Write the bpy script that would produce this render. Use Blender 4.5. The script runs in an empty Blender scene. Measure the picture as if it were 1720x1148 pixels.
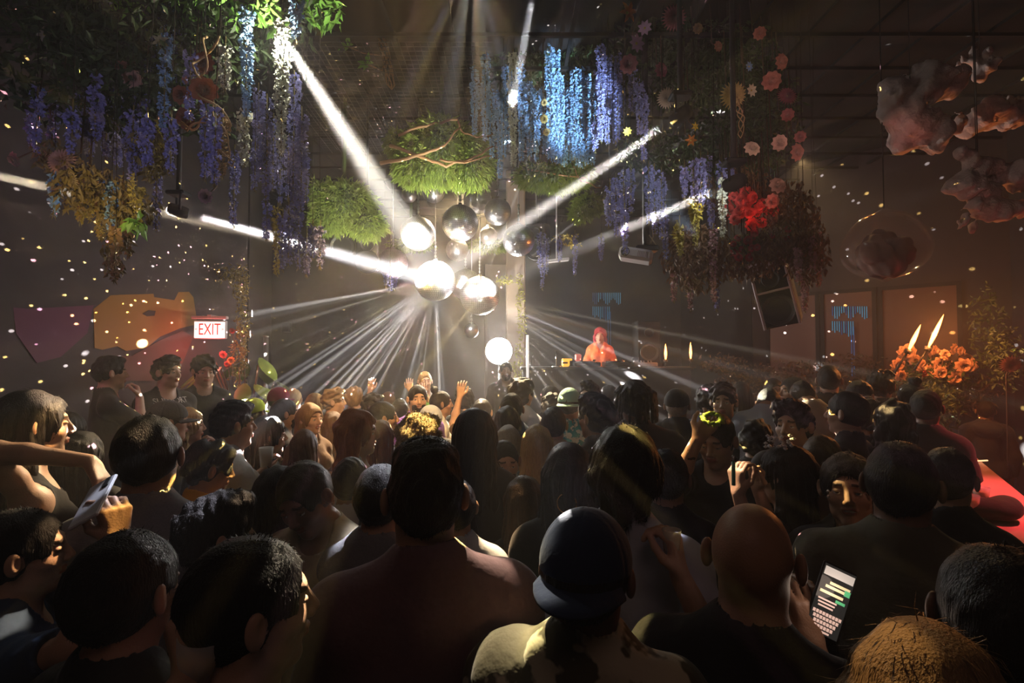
import bpy, math, random
import numpy as np
from mathutils import Vector, Matrix, Quaternion
S = bpy.context.scene
COL = S.collection
R = math.radians
TAU = math.tau
rng = random.Random(7)
nr = np.random.RandomState(11)

# ------------------------------------------------------------------ camera
PITCH = math.atan(26 / 860)
CAM = Vector((0, 0, 2.0))
cd = bpy.data.cameras.new('camera'); cam = bpy.data.objects.new('camera', cd); COL.objects.link(cam)
cd.sensor_width = 36; cd.lens = 18; cd.clip_start = .05; cd.clip_end = 60
cam.location = CAM; cam.rotation_euler = (R(90) + PITCH, 0, 0)
S.camera = cam

def P(px, py, d):
    """the point of the room seen at a pixel of the 1720x1148 photograph, at depth y = d"""
    cx, cy = (px - 860) / 860, (574 - py) / 860
    y = math.cos(PITCH) - cy * math.sin(PITCH); z = math.sin(PITCH) + cy * math.cos(PITCH)
    k = d / y
    return Vector((cx * k, d, 2.0 + z * k))

# ------------------------------------------------------------------ view, haze, light
S.view_settings.view_transform = 'Standard'
S.view_settings.look = 'None'; S.view_settings.gamma = 1; S.view_settings.use_curve_mapping = False
S.view_settings.exposure = 0.0
S.render.use_compositing = False
cy_ = S.cycles
cy_.max_bounces = 4; cy_.diffuse_bounces = 1; cy_.glossy_bounces = 3; cy_.transmission_bounces = 4
cy_.volume_bounces = 0; cy_.transparent_max_bounces = 6
cy_.sample_clamp_indirect = 3.0; cy_.sample_clamp_direct = 0
cy_.caustics_reflective = False; cy_.caustics_refractive = False
cy_.use_adaptive_sampling = True; cy_.adaptive_threshold = 0.02

W = bpy.data.worlds.new('haze'); S.world = W; W.use_nodes = True
nt = W.node_tree; nt.nodes.clear()
wo = nt.nodes.new('ShaderNodeOutputWorld'); wb = nt.nodes.new('ShaderNodeBackground')
wb.inputs[0].default_value = (.30, .22, .17, 1); wb.inputs[1].default_value = 0.0
nt.links.new(wb.outputs[0], wo.inputs[0])
wv = nt.nodes.new('ShaderNodeVolumeScatter')
wv.inputs['Color'].default_value = (1, .95, .92, 1)
wv.inputs['Density'].default_value = 0.0135
wv.inputs['Anisotropy'].default_value = 0.25
nt.links.new(wv.outputs[0], wo.inputs['Volume'])

def aim(o, target):
    d = Vector(target) - o.location
    o.rotation_euler = d.to_track_quat('-Z', 'Y').to_euler()
def spot(loc, target, watts, col=(1, 1, 1), deg=6, blend=.25, rad=.03, name='spot_light'):
    l = bpy.data.lights.new(name, 'SPOT'); l.energy = watts; l.color = col
    l.spot_size = R(deg); l.spot_blend = blend; l.shadow_soft_size = rad
    o = bpy.data.objects.new(name, l); COL.objects.link(o); o.location = loc; aim(o, target)
    return o
def point(loc, watts, col=(1, 1, 1), rad=.05, name='point_light'):
    l = bpy.data.lights.new(name, 'POINT'); l.energy = watts; l.color = col; l.shadow_soft_size = rad
    o = bpy.data.objects.new(name, l); COL.objects.link(o); o.location = loc
    return o
def area(loc, target, watts, col, size, name='area_light'):
    l = bpy.data.lights.new(name, 'AREA'); l.energy = watts; l.color = col; l.size = size
    o = bpy.data.objects.new(name, l); COL.objects.link(o); o.location = loc; aim(o, target)
    return o
def speckle(loc, watts, col, scale, thr, name='mirror_speckle', down=None, rad=.0):
    """light thrown back by the facets of a mirror ball: a point light broken into small spots by direction"""
    o = point(loc, watts, col, rad, name); l = o.data; l.use_nodes = True
    t = l.node_tree; em = [n for n in t.nodes if n.type == 'EMISSION'][0]
    tc = t.nodes.new('ShaderNodeTexCoord'); vo = t.nodes.new('ShaderNodeTexVoronoi'); vo.inputs['Scale'].default_value = scale
    mr = t.nodes.new('ShaderNodeMapRange'); mr.inputs['From Min'].default_value = thr; mr.inputs['From Max'].default_value = thr * .6
    mr.inputs['To Min'].default_value = 0; mr.inputs['To Max'].default_value = 1
    t.links.new(tc.outputs['Normal'], vo.inputs['Vector']); t.links.new(vo.outputs['Distance'], mr.inputs['Value'])
    t.links.new(mr.outputs[0], em.inputs['Strength'])
    return o

BALL_A = P(731, 472, 6.0)        # the blown out mirror ball
BALL_B = P(806, 497, 6.15)
# moving heads: (position, target, watts, colour, cone)
HEADS = [
    (P(326, 362, 4.3), BALL_A, 7000, (.95, .96, 1), 5.8),
    (P(-60, 284, 3.4), P(720, 455, 6.0), 4000, (1, .84, .62), 3.4),
    (P(474, 60, 3.5), P(718, 440, 5.95), 3000, (1, .97, .86), 10.0),
    (P(899, -30, 3.55), P(806, 480, 6.1), 4200, (.86, .93, 1), 3.0),
    (P(1120, 210, 3.75), BALL_A, 5000, (1, .95, .90), 4.4),
    (P(1208, 318, 3.7), P(806, 490, 6.15), 4200, (1, .95, .90), 4.6),
]
for a, b, w, c, dg in HEADS:
    spot(a, b, w * 70, c, dg, .8, .03, 'moving_head_beam')
# rays the mirror balls throw into the haze
lr = random.Random(3)
for k in range(72):
    phi = R(lr.uniform(186, 354)); tilt = lr.uniform(-.45, .4)
    if k >= 65: phi = R(lr.uniform(20, 160))
    d_ = Vector((math.cos(phi), tilt, math.sin(phi))).normalized()
    base = BALL_A if d_.x < .15 else BALL_B
    spot(base + d_ * .27, base + d_ * 3, lr.uniform(.25, 1.7) ** 1.8 * (90000 if d_.x < .15 else 42000), (1, .97, .95), lr.uniform(.9, 2.6), .9, .01, 'mirror_ray')
# accent spots added on crowd and decor: far from the balls, near from overhead
for px, py, dd, deg, w_, col, src in (
    (502, 965, .90, 1.1, 900, (1, .86, .62), 0), (516, 1010, .90, .8, 700, (1, .80, .50), 0), (300, 955, .95, .9, 700, (1, .86, .70), 0), (98, 905, 1.35, 1.0, 700, (1, .66, .35), 0), (405, 868, 1.45, .9, 600, (1, .72, .45), 0),
    (66, 690, 1.95, 1.4, 1500, (1, .70, .45), 0), (60, 745, 1.9, 1.2, 1500, (1, .62, .25), 0), (150, 800, 1.85, 1.6, 900, (1, .60, .28), 0), (192, 880, 1.25, .7, 700, (1, .62, .18), 0), (166, 857, 1.28, .7, 400, (.8, .84, 1), 0),
    (325, 820, 1.45, 1.8, 700, (.85, .85, 1), 0), (398, 748, 2.75, 1.6, 2600, (.95, .95, 1), 0), (392, 820, 2.35, 1.6, 1500, (1, .75, .25), 0), (310, 700, 3.5, 1.6, 2400, (1, .82, .45), 0),
    (835, 955, 1.15, 1.5, 900, (1, .86, .62), 1), (770, 932, 1.15, .7, 260, (1, .86, .62), 1), (905, 1030, 1.0, 2.2, 700, (1, .88, .60), 0), (940, 1090, 1.0, 1.6, 600, (1, .85, .35), 0), (945, 872, 1.5, 1.8, 1300, (.80, .85, 1), 0), (1085, 925, 1.5, 2.2, 1300, (.86, .84, 1), 1),
    (992, 750, 1.4, .9, 900, (1, .80, .30), 1), (985, 800, 1.42, .7, 500, (1, .75, .3), 1), (1150, 790, 2.2, 2.2, 800, (1, .68, .28), 1), (1195, 720, 2.15, 1.0, 1200, (1, .72, .3), 1), (1245, 820, 1.7, 1.2, 900, (1, .75, .5), 1), (1285, 815, 1.85, .7, 1600, (1, .80, .35), 1),
    (1396, 800, 1.7, .5, 800, (1, .80, .35), 1), (1240, 845, 1.12, 1.0, 130, (1, .8, .7), 1), (1130, 915, 1.3, .8, 1500, (1, .72, .2), 1), (1330, 695, 2.7, .5, 1500, (1, .6, .3), 1), (1412, 682, 3.3, 1.2, 3000, (1, .55, .18), 1), (1270, 690, 3.7, 1.6, 2200, (.86, .86, 1), 1), (1352, 690, 3.6, 2.2, 1500, (1, .92, .66), 1),
    (1100, 690, 3.0, 1.8, 500, (.9, .9, 1), 1), (975, 700, 2.9, 1.0, 1500, (1, .75, .5), 1), (1450, 1050, .66, 1.0, 250, (1, .62, .22), 1), (1560, 1065, .66, 1.0, 40, (1, .62, .25), 1), (620, 935, 1.65, 2.6, 1000, (.85, .88, 1), 0), (845, 905, 1.9, 2.2, 1600, (1, .68, .35), 1), (1505, 690, 3.0, .6, 1600, (1, .7, .3), 1), (1555, 700, 3.3, .4, 2600, (1, .9, .4), 1), (1405, 650, 4.4, .5, 2600, (1, .75, .35), 1), (1300, 648, 5.0, .7, 5000, (1, .62, .15), 1), (1480, 632, 4.4, .4, 4000, (1, .8, .4), 1), (795, 925, 1.8, 1.2, 900, (.9, .92, 1), 1), (705, 715, 2.1, 1.8, 1300, (1, .78, .35), 0), (610, 745, 2.85, 1.8, 2600, (1, .78, .35), 1), (525, 700, 3.9, 1.2, 4000, (1, .82, .5), 1), (455, 715, 3.0, .8, 2000, (1, .8, .5), 1), (1430, 800, 1.75, 1.6, 60, (1, .6, .4), 1), (1500, 190, 3.6, 1.5, 60, (1, .80, .76), 1), (1625, 272, 3.4, 1.0, 60, (1, .8, .74), 1), (1470, 418, 3.4, .5, 900, (1, .85, .8), 1), (1290, 470, 4.5, 2.2, 60, (1, .75, .78), 1)):
    base = (BALL_A if src == 0 else BALL_B) if dd > 2.6 else Vector((-.25, 3.2, 4.55)); tg = P(px, py, dd); d_ = (tg - base).normalized()  # near targets are lit from an unseen point overhead
    spot(base + d_ * .28, tg, w_ * (6 if dd > 2.6 else 2.2), col, deg * (1.3 if dd > 2.6 else 2.), .6, .01, 'facet_ray')
# speckles thrown over the room by the mirror balls
speckle(BALL_A + Vector((-.10, -.34, -.06)), 24000, (1, .70, .20), 30, .125)
speckle(BALL_A + Vector((-.33, -.10, .02)), 22000, (1, .48, .55), 26, .115)
speckle(BALL_B + Vector((.05, -.34, .0)), 12000, (1, .95, .90), 27, .11)
# glow where the beams meet, strobe, washes
point(BALL_A + Vector((.22, -.30, -.02)), 58, (1, .98, .95), .10, 'ball_glare')
point(P(838, 590, 7.40), 170, (1, .94, .86), .09, 'strobe_glow')
spot((-.4, 1.2, 4.5), (-.9, 4.8, 1.5), 1300, (1, .60, .22), 30, .8, .02, 'amber_wash')
spot((-.5, 6.9, 4.3), (-.5, 3.7, 1.4), 5200, (1, .74, .42), 50, .8, .02, 'back_rim_wash')
spot((3.2, 5.6, 4.2), (2.0, 3.0, 1.5), 150, (1, .66, .30), 50, .8, .02, 'right_amber_wash')
spot((1.1, 3.0, 2.7), P(945, 160, 4.6), 800, (.50, .72, 1), 24, .7, .02, 'blue_wash')
spot((-.3, 3.9, 2.2), P(740, 275, 5.2), 720, (1, 1, .74), 34, 1., .02, 'moss_wash')
spot((-1.0, 3.9, 2.2), P(578, 350, 5.6), 420, (1, 1, .74), 32, 1., .02, 'moss_wash')
spot((.7, 3.4, 2.7), P(935, 300, 5.2), 110, (1, 1, .60), 26, 1., .02, 'moss_wash')
spot((-1.6, 1.2, 2.6), P(240, 250, 3.0), 16, (.62, .58, 1), 56, .9, .02, 'violet_wash')
spot((-3.9, 3.2, 3.9), P(250, 540, 4.8), 45, (1, .52, .14), 44, .9, .02, 'wall_amber')
spot((-4.4, 1.7, 4.2), P(110, 500, 3.4), 80, (1, .25, .45), 50, .9, .02, 'wall_pink')
spot((1.9, 2.6, 2.7), P(1265, 352, 4.0), 42, (1, .10, .08), 15, .6, .02, 'red_wash')
spot((1.2, 2.0, 2.8), P(1230, 220, 4.0), 50, (1, .58, .50), 40, .9, .02, 'rose_wash')
spot((2.0, 3.2, 3.0), P(1530, 210, 3.6), 6, (1, .34, .28), 20, .9, .02, 'cloud_wash')
spot((2.3, 2.6, 2.2), P(1640, 300, 3.4), 2.5, (1, .36, .30), 40, .9, .02, 'cloud_wash')
spot((4.6, 3.1, 4.2), (3.4, 3.3, 1.05), 1300, (1, .12, .12), 34, .8, .02, 'bar_red')
spot((.9, 5.6, 3.9), P(1008, 580, 7.75), 190, (1, .30, .22), 16, .7, .02, 'performer_red')
spot((3.4, 6.4, 2.6), P(1560, 540, 6.6), 6, (1, .42, .16), 80, .9, .02, 'window_warmth')  # added warm fill on the panes, no fixture behind it
area((0, -1.3, 4.6), (0, 2.0, .9), 11, (1, .62, .54), 2.0, 'house_light')  # added fill behind the camera to lift the dark foreground
point(P(474, 78, 3.12), 16, (1, .98, .84), .02, 'lamp_glare')
spot((-1.6, 1.7, 2.3), P(165, 340, 2.9), 40, (1, .70, .25), 22, .8, .02, 'warm_leaf_wash')
spot((2.6, -.5, 3.4), P(1430, 800, 1.75), 26, (1, .50, .34), 9, .8, .02, 'house_spot')  # unseen fill added for camera-facing faces, as are the next two spots
spot((.4, -.6, 3.6), P(850, 780, 2.65), 34, (1, .62, .42), 9, .8, .02, 'house_spot')
spot((1.6, -.6, 3.6), P(1330, 715, 2.75), 30, (1, .62, .36), 6, .8, .02, 'house_spot')

# ------------------------------------------------------------------ materials
MATS = {}
def mat(key, col=(.5, .5, .5), rough=.7, metal=0., spec=.4, emit=None, es=0., bump=0., bscale=60., stretch=None,
        var=0., vscale=8., alpha=None, trans=0., sheen=0., coat=0., col2=None, sharp=False, sub=0., double=False):
    if key in MATS: return MATS[key]
    m = bpy.data.materials.new(key); m.use_nodes = True; t = m.node_tree; n = t.nodes; L = t.links.new
    b = n['Principled BSDF']
    b.inputs['Base Color'].default_value = (*col, 1); b.inputs['Roughness'].default_value = rough
    b.inputs['Metallic'].default_value = metal; b.inputs['Specular IOR Level'].default_value = spec
    if emit: b.inputs['Emission Color'].default_value = (*emit, 1); b.inputs['Emission Strength'].default_value = es
    if trans: b.inputs['Transmission Weight'].default_value = trans
    if sheen: b.inputs['Sheen Weight'].default_value = sheen; b.inputs['Sheen Roughness'].default_value = .4
    if coat: b.inputs['Coat Weight'].default_value = coat
    if alpha is not None: b.inputs['Alpha'].default_value = alpha
    if var or bump or col2:
        tc = n.new('ShaderNodeTexCoord'); mp = n.new('ShaderNodeMapping'); L(tc.outputs['Object'], mp.inputs['Vector'])
        if stretch: mp.inputs['Scale'].default_value = stretch
    if var or col2:
        nz = n.new('ShaderNodeTexNoise'); nz.inputs['Scale'].default_value = vscale; nz.inputs['Detail'].default_value = 3
        L(mp.outputs[0], nz.inputs['Vector'])
        mx = n.new('ShaderNodeMix'); mx.data_type = 'RGBA'
        c2 = col2 or tuple(min(1, c * (1 + var) + .02 * var) for c in col); c1 = col if col2 else tuple(c * (1 - var) for c in col)
        mx.inputs['A'].default_value = (*c1, 1); mx.inputs['B'].default_value = (*c2, 1)
        if sharp:
            mr = n.new('ShaderNodeMapRange'); mr.inputs['From Min'].default_value = .5; mr.inputs['From Max'].default_value = .54
            L(nz.outputs['Fac'], mr.inputs['Value']); L(mr.outputs[0], mx.inputs['Factor'])
        else: L(nz.outputs['Fac'], mx.inputs['Factor'])
        L(mx.outputs['Result'], b.inputs['Base Color'])
    if bump:
        nb = n.new('ShaderNodeTexNoise'); nb.inputs['Scale'].default_value = bscale; nb.inputs['Detail'].default_value = 3
        L(mp.outputs[0], nb.inputs['Vector'])
        bp = n.new('ShaderNodeBump'); bp.inputs['Strength'].default_value = bump; bp.inputs['Distance'].default_value = .01
        L(nb.outputs['Fac'], bp.inputs['Height']); L(bp.outputs[0], b.inputs['Normal'])
    MATS[key] = m
    return m

# ------------------------------------------------------------------ objects
def tag(o, label=None, cat=None, group=None, kind=None):
    if label: o['label'] = label
    if cat: o['category'] = cat
    if group: o['group'] = group
    if kind: o['kind'] = kind
    return o
def link(name, data, parent=None):
    o = bpy.data.objects.new(name, data); COL.objects.link(o)
    if parent is not None: o.parent = parent
    return o
def empty(name, loc=(0, 0, 0), rz=0, **k):
    o = link(name, None); o.location = loc; o.rotation_euler = (0, 0, rz); o.empty_display_size = .1
    return tag(o, **k)
def copy_tree(o, parent=None):
    c = o.copy(); COL.objects.link(c); c.parent = parent
    for ch in [x for x in o.children]: copy_tree(ch, c)
    return c

def mesh_np(name, V, F, mats, mi=None, smooth=True):
    """V (n,3); F (m,4) or (m,3) int array, or a list of such arrays"""
    me = bpy.data.meshes.new(name)
    Fs = [f for f in (F if isinstance(F, list) else [F]) if len(f)]
    V = np.asarray(V, np.float32)
    me.vertices.add(len(V)); me.vertices.foreach_set('co', V.ravel())
    nl = sum(f.size for f in Fs); npoly = sum(len(f) for f in Fs)
    me.loops.add(nl); me.polygons.add(npoly)
    me.loops.foreach_set('vertex_index', np.concatenate([f.ravel() for f in Fs]).astype(np.int32))
    sizes = np.concatenate([np.full(len(f), f.shape[1], np.int32) for f in Fs])
    me.polygons.foreach_set('loop_start', np.concatenate([[0], np.cumsum(sizes)[:-1]]).astype(np.int32))
    me.polygons.foreach_set('use_smooth', np.full(npoly, smooth))
    for m in (mats if isinstance(mats, (list, tuple)) else [mats]): me.materials.append(m)
    if mi is not None: me.polygons.foreach_set('material_index', np.asarray(mi, np.int32))
    me.update(calc_edges=True); me.validate()
    return me

class MB:
    """collects boxes, tubes and lathes into ONE mesh"""
    def __init__(s): s.v = []; s.f = []; s.m = []; s.smooth = []
    def add(s, v, f, mi=0, sm=False):
        o = len(s.v); s.v += [tuple(p) for p in v]; s.f += [tuple(i + o for i in q) for q in f]; s.m += [mi] * len(f); s.smooth += [sm] * len(f)
    def box(s, c, sz, rot=None, mi=0, bev=0.):
        c = Vector(c); hx, hy, hz = [q / 2 for q in sz]
        if bev > 0:
            b = min(bev, hx * .9, hy * .9, hz * .9); pts = []; idx = {}
            for sx in (-1, 1):
                for sy in (-1, 1):
                    for sz_ in (-1, 1):
                        for ax in range(3):
                            p = [sx * (hx - b), sy * (hy - b), sz_ * (hz - b)]; p[ax] = (sx * hx, sy * hy, sz_ * hz)[ax]
                            idx[(sx, sy, sz_, ax)] = len(pts); pts.append(Vector(p))
            F = []
            for ax in range(3):
                a, b2 = [k for k in range(3) if k != ax]
                for sg in (-1, 1):
                    q = []
                    for u, w in ((-1, -1), (1, -1), (1, 1), (-1, 1)):
                        k = [0, 0, 0]; k[ax] = sg; k[a] = u; k[b2] = w; q.append(idx[(*k, ax)])
                    F.append(q)
            for ax in range(3):
                a, b2 = [k for k in range(3) if k != ax]
                for u in (-1, 1):
                    for w in (-1, 1):
                        q = []
                        for sg, axx in ((-1, a), (-1, b2), (1, b2), (1, a)):
                            k = [0, 0, 0]; k[ax] = sg; k[a] = u; k[b2] = w; q.append(idx[(*k, axx)])
                        F.append(q)
            for sx in (-1, 1):
                for sy in (-1, 1):
                    for sz_ in (-1, 1): F.append([idx[(sx, sy, sz_, k)] for k in range(3)])
        else:
            pts = [Vector((x, y, z)) for x in (-hx, hx) for y in (-hy, hy) for z in (-hz, hz)]
            F = [(0, 1, 3, 2), (4, 6, 7, 5), (0, 4, 5, 1), (2, 3, 7, 6), (0, 2, 6, 4), (1, 5, 7, 3)]
        if rot is not None: pts = [rot @ p for p in pts]
        s.add([p + c for p in pts], F, mi)
    def tube(s, pts, r, n=8, mi=0, cap=True):
        pts = [Vector(p) for p in pts]; rs = r if isinstance(r, (list, tuple)) else [r] * len(pts)
        V = []; F = []; up = Vector((0, 0, 1))
        for i, p in enumerate(pts):
            t = (pts[min(i + 1, len(pts) - 1)] - pts[max(i - 1, 0)]).normalized()
            a = t.cross(up)
            if a.length < .05: a = t.cross(Vector((0, 1, 0)))
            a.normalize(); b = t.cross(a)
            for k in range(n):
                an = TAU * k / n; V.append(p + (a * math.cos(an) + b * math.sin(an)) * rs[i])
        for i in range(len(pts) - 1):
            for k in range(n): F.append((i * n + k, i * n + (k + 1) % n, (i + 1) * n + (k + 1) % n, (i + 1) * n + k))
        if cap: F.append(tuple(range(n))[::-1]); F.append(tuple((len(pts) - 1) * n + k for k in range(n)))
        s.add(V, F, mi, True)
    def lathe(s, prof, c=(0, 0, 0), n=20, rot=None, mi=0):
        V = []; F = []; c = Vector(c)
        for r, z in prof:
            for k in range(n):
                p = Vector((r * math.cos(TAU * k / n), r * math.sin(TAU * k / n), z))
                V.append((rot @ p if rot is not None else p) + c)
        for i in range(len(prof) - 1):
            for k in range(n): F.append((i * n + k, i * n + (k + 1) % n, (i + 1) * n + (k + 1) % n, (i + 1) * n + k))
        s.add(V, F, mi, True)
    def build(s, name, mats, parent=None):
        me = bpy.data.meshes.new(name); me.from_pydata(s.v, [], s.f)
        for m in (mats if isinstance(mats, (list, tuple)) else [mats]): me.materials.append(m)
        me.polygons.foreach_set('material_index', s.m); me.polygons.foreach_set('use_smooth', s.smooth); me.update()
        return link(name, me, parent)

# ------------------------------------------------------------------ signed distance modelling (numpy)
class Nz:
    def __init__(s, seed, n=7):
        r = np.random.RandomState(seed); d = r.normal(size=(n, 3)); s.d = (d / np.linalg.norm(d, axis=1)[:, None]).astype(np.float32)
        s.ph = r.uniform(0, 6.28, n).astype(np.float32); s.f = r.uniform(.6, 1.6, n).astype(np.float32)
    def __call__(s, X, Y, Z, fr):
        o = 0
        for d, p, f in zip(s.d, s.ph, s.f): o = o + np.sin((X * d[0] + Y * d[1] + Z * d[2]) * (fr * f) + p)
        return o / math.sqrt(len(s.f))
I3 = np.eye(3)
class Frame:
    def __init__(s, A=I3, t=(0, 0, 0)): s.A = np.asarray(A, float); s.t = np.asarray(t, float)
    def __call__(s, p): return s.A @ np.asarray(p, float) + s.t
    def mul(s, o): return Frame(s.A @ o.A, s.A @ o.t + s.t)
def about(rot, piv):
    A = np.array(rot); p = np.array(piv, float); return Frame(A, p - A @ p)
def rx(a): c, s_ = math.cos(R(a)), math.sin(R(a)); return np.array([[1, 0, 0], [0, c, -s_], [0, s_, c]])
def ry(a): c, s_ = math.cos(R(a)), math.sin(R(a)); return np.array([[c, 0, s_], [0, 1, 0], [-s_, 0, c]])
def rz_(a): c, s_ = math.cos(R(a)), math.sin(R(a)); return np.array([[c, -s_, 0], [s_, c, 0], [0, 0, 1]])
ID = Frame()
def cap(a, b, ra, rb=None, fr=ID, k=.02, sub=False):
    a = fr(a); b = fr(b); return ('c', a, b, ra, ra if rb is None else rb, k, sub)
def ell(c, r, fr=ID, k=.02, sub=False):
    return ('e', fr(c), np.array(r, float), fr.A, None, k, sub)

def field(xs, ys, zs, prims, infl=0.):
    F = np.full((len(xs), len(ys), len(zs)), .25, np.float32)
    for p in prims:
        k = p[5]; m = k + .03 + abs(infl)
        if p[0] == 'c':
            rr = max(p[3], p[4]) + m; lo = np.minimum(p[1], p[2]) - rr; hi = np.maximum(p[1], p[2]) + rr
        else:
            rr = max(p[2]) + m; lo = p[1] - rr; hi = p[1] + rr
        i0, i1 = np.searchsorted(xs, (lo[0], hi[0])); j0, j1 = np.searchsorted(ys, (lo[1], hi[1])); k0, k1 = np.searchsorted(zs, (lo[2], hi[2]))
        if i0 >= i1 or j0 >= j1 or k0 >= k1: continue
        X = xs[i0:i1, None, None]; Y = ys[None, j0:j1, None]; Z = zs[None, None, k0:k1]
        if p[0] == 'c':
            a, b = p[1], p[2]; ba = b - a; bb = float(ba @ ba) + 1e-9
            t = np.clip(((X - a[0]) * ba[0] + (Y - a[1]) * ba[1] + (Z - a[2]) * ba[2]) / bb, 0, 1)
            D = np.sqrt((X - a[0] - t * ba[0]) ** 2 + (Y - a[1] - t * ba[1]) ** 2 + (Z - a[2] - t * ba[2]) ** 2) - (p[3] + (p[4] - p[3]) * t)
        else:
            c, r, A = p[1], p[2], p[3]; X = X - c[0]; Y = Y - c[1]; Z = Z - c[2]
            qx = A[0, 0] * X + A[1, 0] * Y + A[2, 0] * Z; qy = A[0, 1] * X + A[1, 1] * Y + A[2, 1] * Z; qz = A[0, 2] * X + A[1, 2] * Y + A[2, 2] * Z
            k0_ = np.sqrt((qx / r[0]) ** 2 + (qy / r[1]) ** 2 + (qz / r[2]) ** 2) + 1e-6
            k1_ = np.sqrt((qx / r[0] ** 2) ** 2 + (qy / r[1] ** 2) ** 2 + (qz / r[2] ** 2) ** 2) + 1e-6
            D = k0_ * (k0_ - 1) / k1_
        G = F[i0:i1, j0:j1, k0:k1]
        if p[6]:
            D = -D; h = np.maximum(k - np.abs(G - D), 0) / max(k, 1e-6); G[...] = np.maximum(G, D) + h * h * k * .25
        else:
            h = np.maximum(k - np.abs(G - D), 0) / max(k, 1e-6); G[...] = np.minimum(G, D) - h * h * k * .25
    return F - infl

def nets(F, xs, ys, zs):
    """surface nets on a rectilinear grid -> V, quads"""
    ins = F < 0
    c = ins[:-1, :-1, :-1].astype(np.int8)
    for i, j, k in ((1, 0, 0), (0, 1, 0), (0, 0, 1), (1, 1, 0), (1, 0, 1), (0, 1, 1), (1, 1, 1)):
        c = c + ins[i:i + c.shape[0], j:j + c.shape[1], k:k + c.shape[2]]
    act = (c > 0) & (c < 8)
    I, J, K = np.nonzero(act)
    if not len(I): return np.zeros((0, 3)), np.zeros((0, 4), int)
    idx = np.full(act.shape, -1, np.int32); idx[I, J, K] = np.arange(len(I))
    acc = np.zeros((len(I), 3)); cnt = np.zeros(len(I)); ax = (xs, ys, zs)
    for a in range(3):
        b, d = [q for q in range(3) if q != a]
        for u in (0, 1):
            for w in (0, 1):
                o = [0, 0, 0]; o[b] = u; o[d] = w
                p0 = (I + o[0], J + o[1], K + o[2]); o2 = list(o); o2[a] = 1; p1 = (I + o2[0], J + o2[1], K + o2[2])
                f0 = F[p0]; f1 = F[p1]; m = (f0 < 0) != (f1 < 0)
                t = np.where(m, f0 / np.where(m, f0 - f1, 1), 0)
                pos = [ax[q][p0[q]].astype(float) for q in range(3)]
                pos[a] = pos[a] + t * (ax[a][p1[a]] - ax[a][p0[a]])
                for q in range(3): acc[:, q] += np.where(m, pos[q], 0)
                cnt += m
    V = acc / cnt[:, None]
    Q = []
    for a in range(3):
        b, d = [(1, 2), (2, 0), (0, 1)][a]
        n0 = [slice(None)] * 3; n1 = [slice(None)] * 3; n0[a] = slice(None, -1); n1[a] = slice(1, None)
        s0 = ins[tuple(n0)]; s1 = ins[tuple(n1)]
        E = np.array(np.nonzero(s0 != s1))
        ok = (E[b] > 0) & (E[d] > 0) & (E[b] < F.shape[b] - 1) & (E[d] < F.shape[d] - 1)
        E = E[:, ok]; flip = s1[tuple(E)]
        def cell(db, dd):
            q = E.copy(); q[b] -= db; q[d] -= dd; return idx[tuple(q)]
        q = np.stack([cell(0, 0), cell(1, 0), cell(1, 1), cell(0, 1)], 1)
        q[flip] = q[flip][:, ::-1]; Q.append(q)
    return V, np.concatenate(Q)

def ar(lo, hi, h): return np.arange(lo, hi + h, h, dtype=np.float32)

# ------------------------------------------------------------------ people
SKIN = {'pale': (.62, .40, .29), 'fair': (.52, .31, .21), 'tan': (.38, .21, .13), 'brown': (.20, .10, .06), 'dark': (.10, .05, .032)}
HAIRC = {'black': (.013, .010, .009), 'dark': (.018, .012, .008), 'brown': (.07, .035, .016), 'chestnut': (.13, .05, .018),
         'red': (.30, .10, .03), 'blond': (.46, .30, .13), 'sandy': (.25, .15, .07), 'grey': (.30, .27, .25), 'ash': (.36, .30, .23), 'crimson': (.38, .025, .04)}
def skin(k):
    c = SKIN[k]
    return [mat('skin_' + k, c, .48, spec=.45, bump=.12, bscale=220, var=.10, vscale=30),
            mat('lips_' + k, (c[0] * .85, c[1] * .5, c[2] * .5), .4),
            mat('brow_' + k, tuple(q * .18 for q in c), .8)]
def hairm(k):
    c = HAIRC[k]
    return mat('hair_' + k, c, .50, spec=.22, bump=.55, bscale=90, stretch=(3.2, 3.2, .45), var=.35, vscale=60)
def cloth(k, c, **kw):
    kw.setdefault('rough', .85); kw.setdefault('bump', .35); kw.setdefault('bscale', 28); kw.setdefault('sheen', .12)
    return mat('cloth_' + k, c, spec=.2, **kw)
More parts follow.
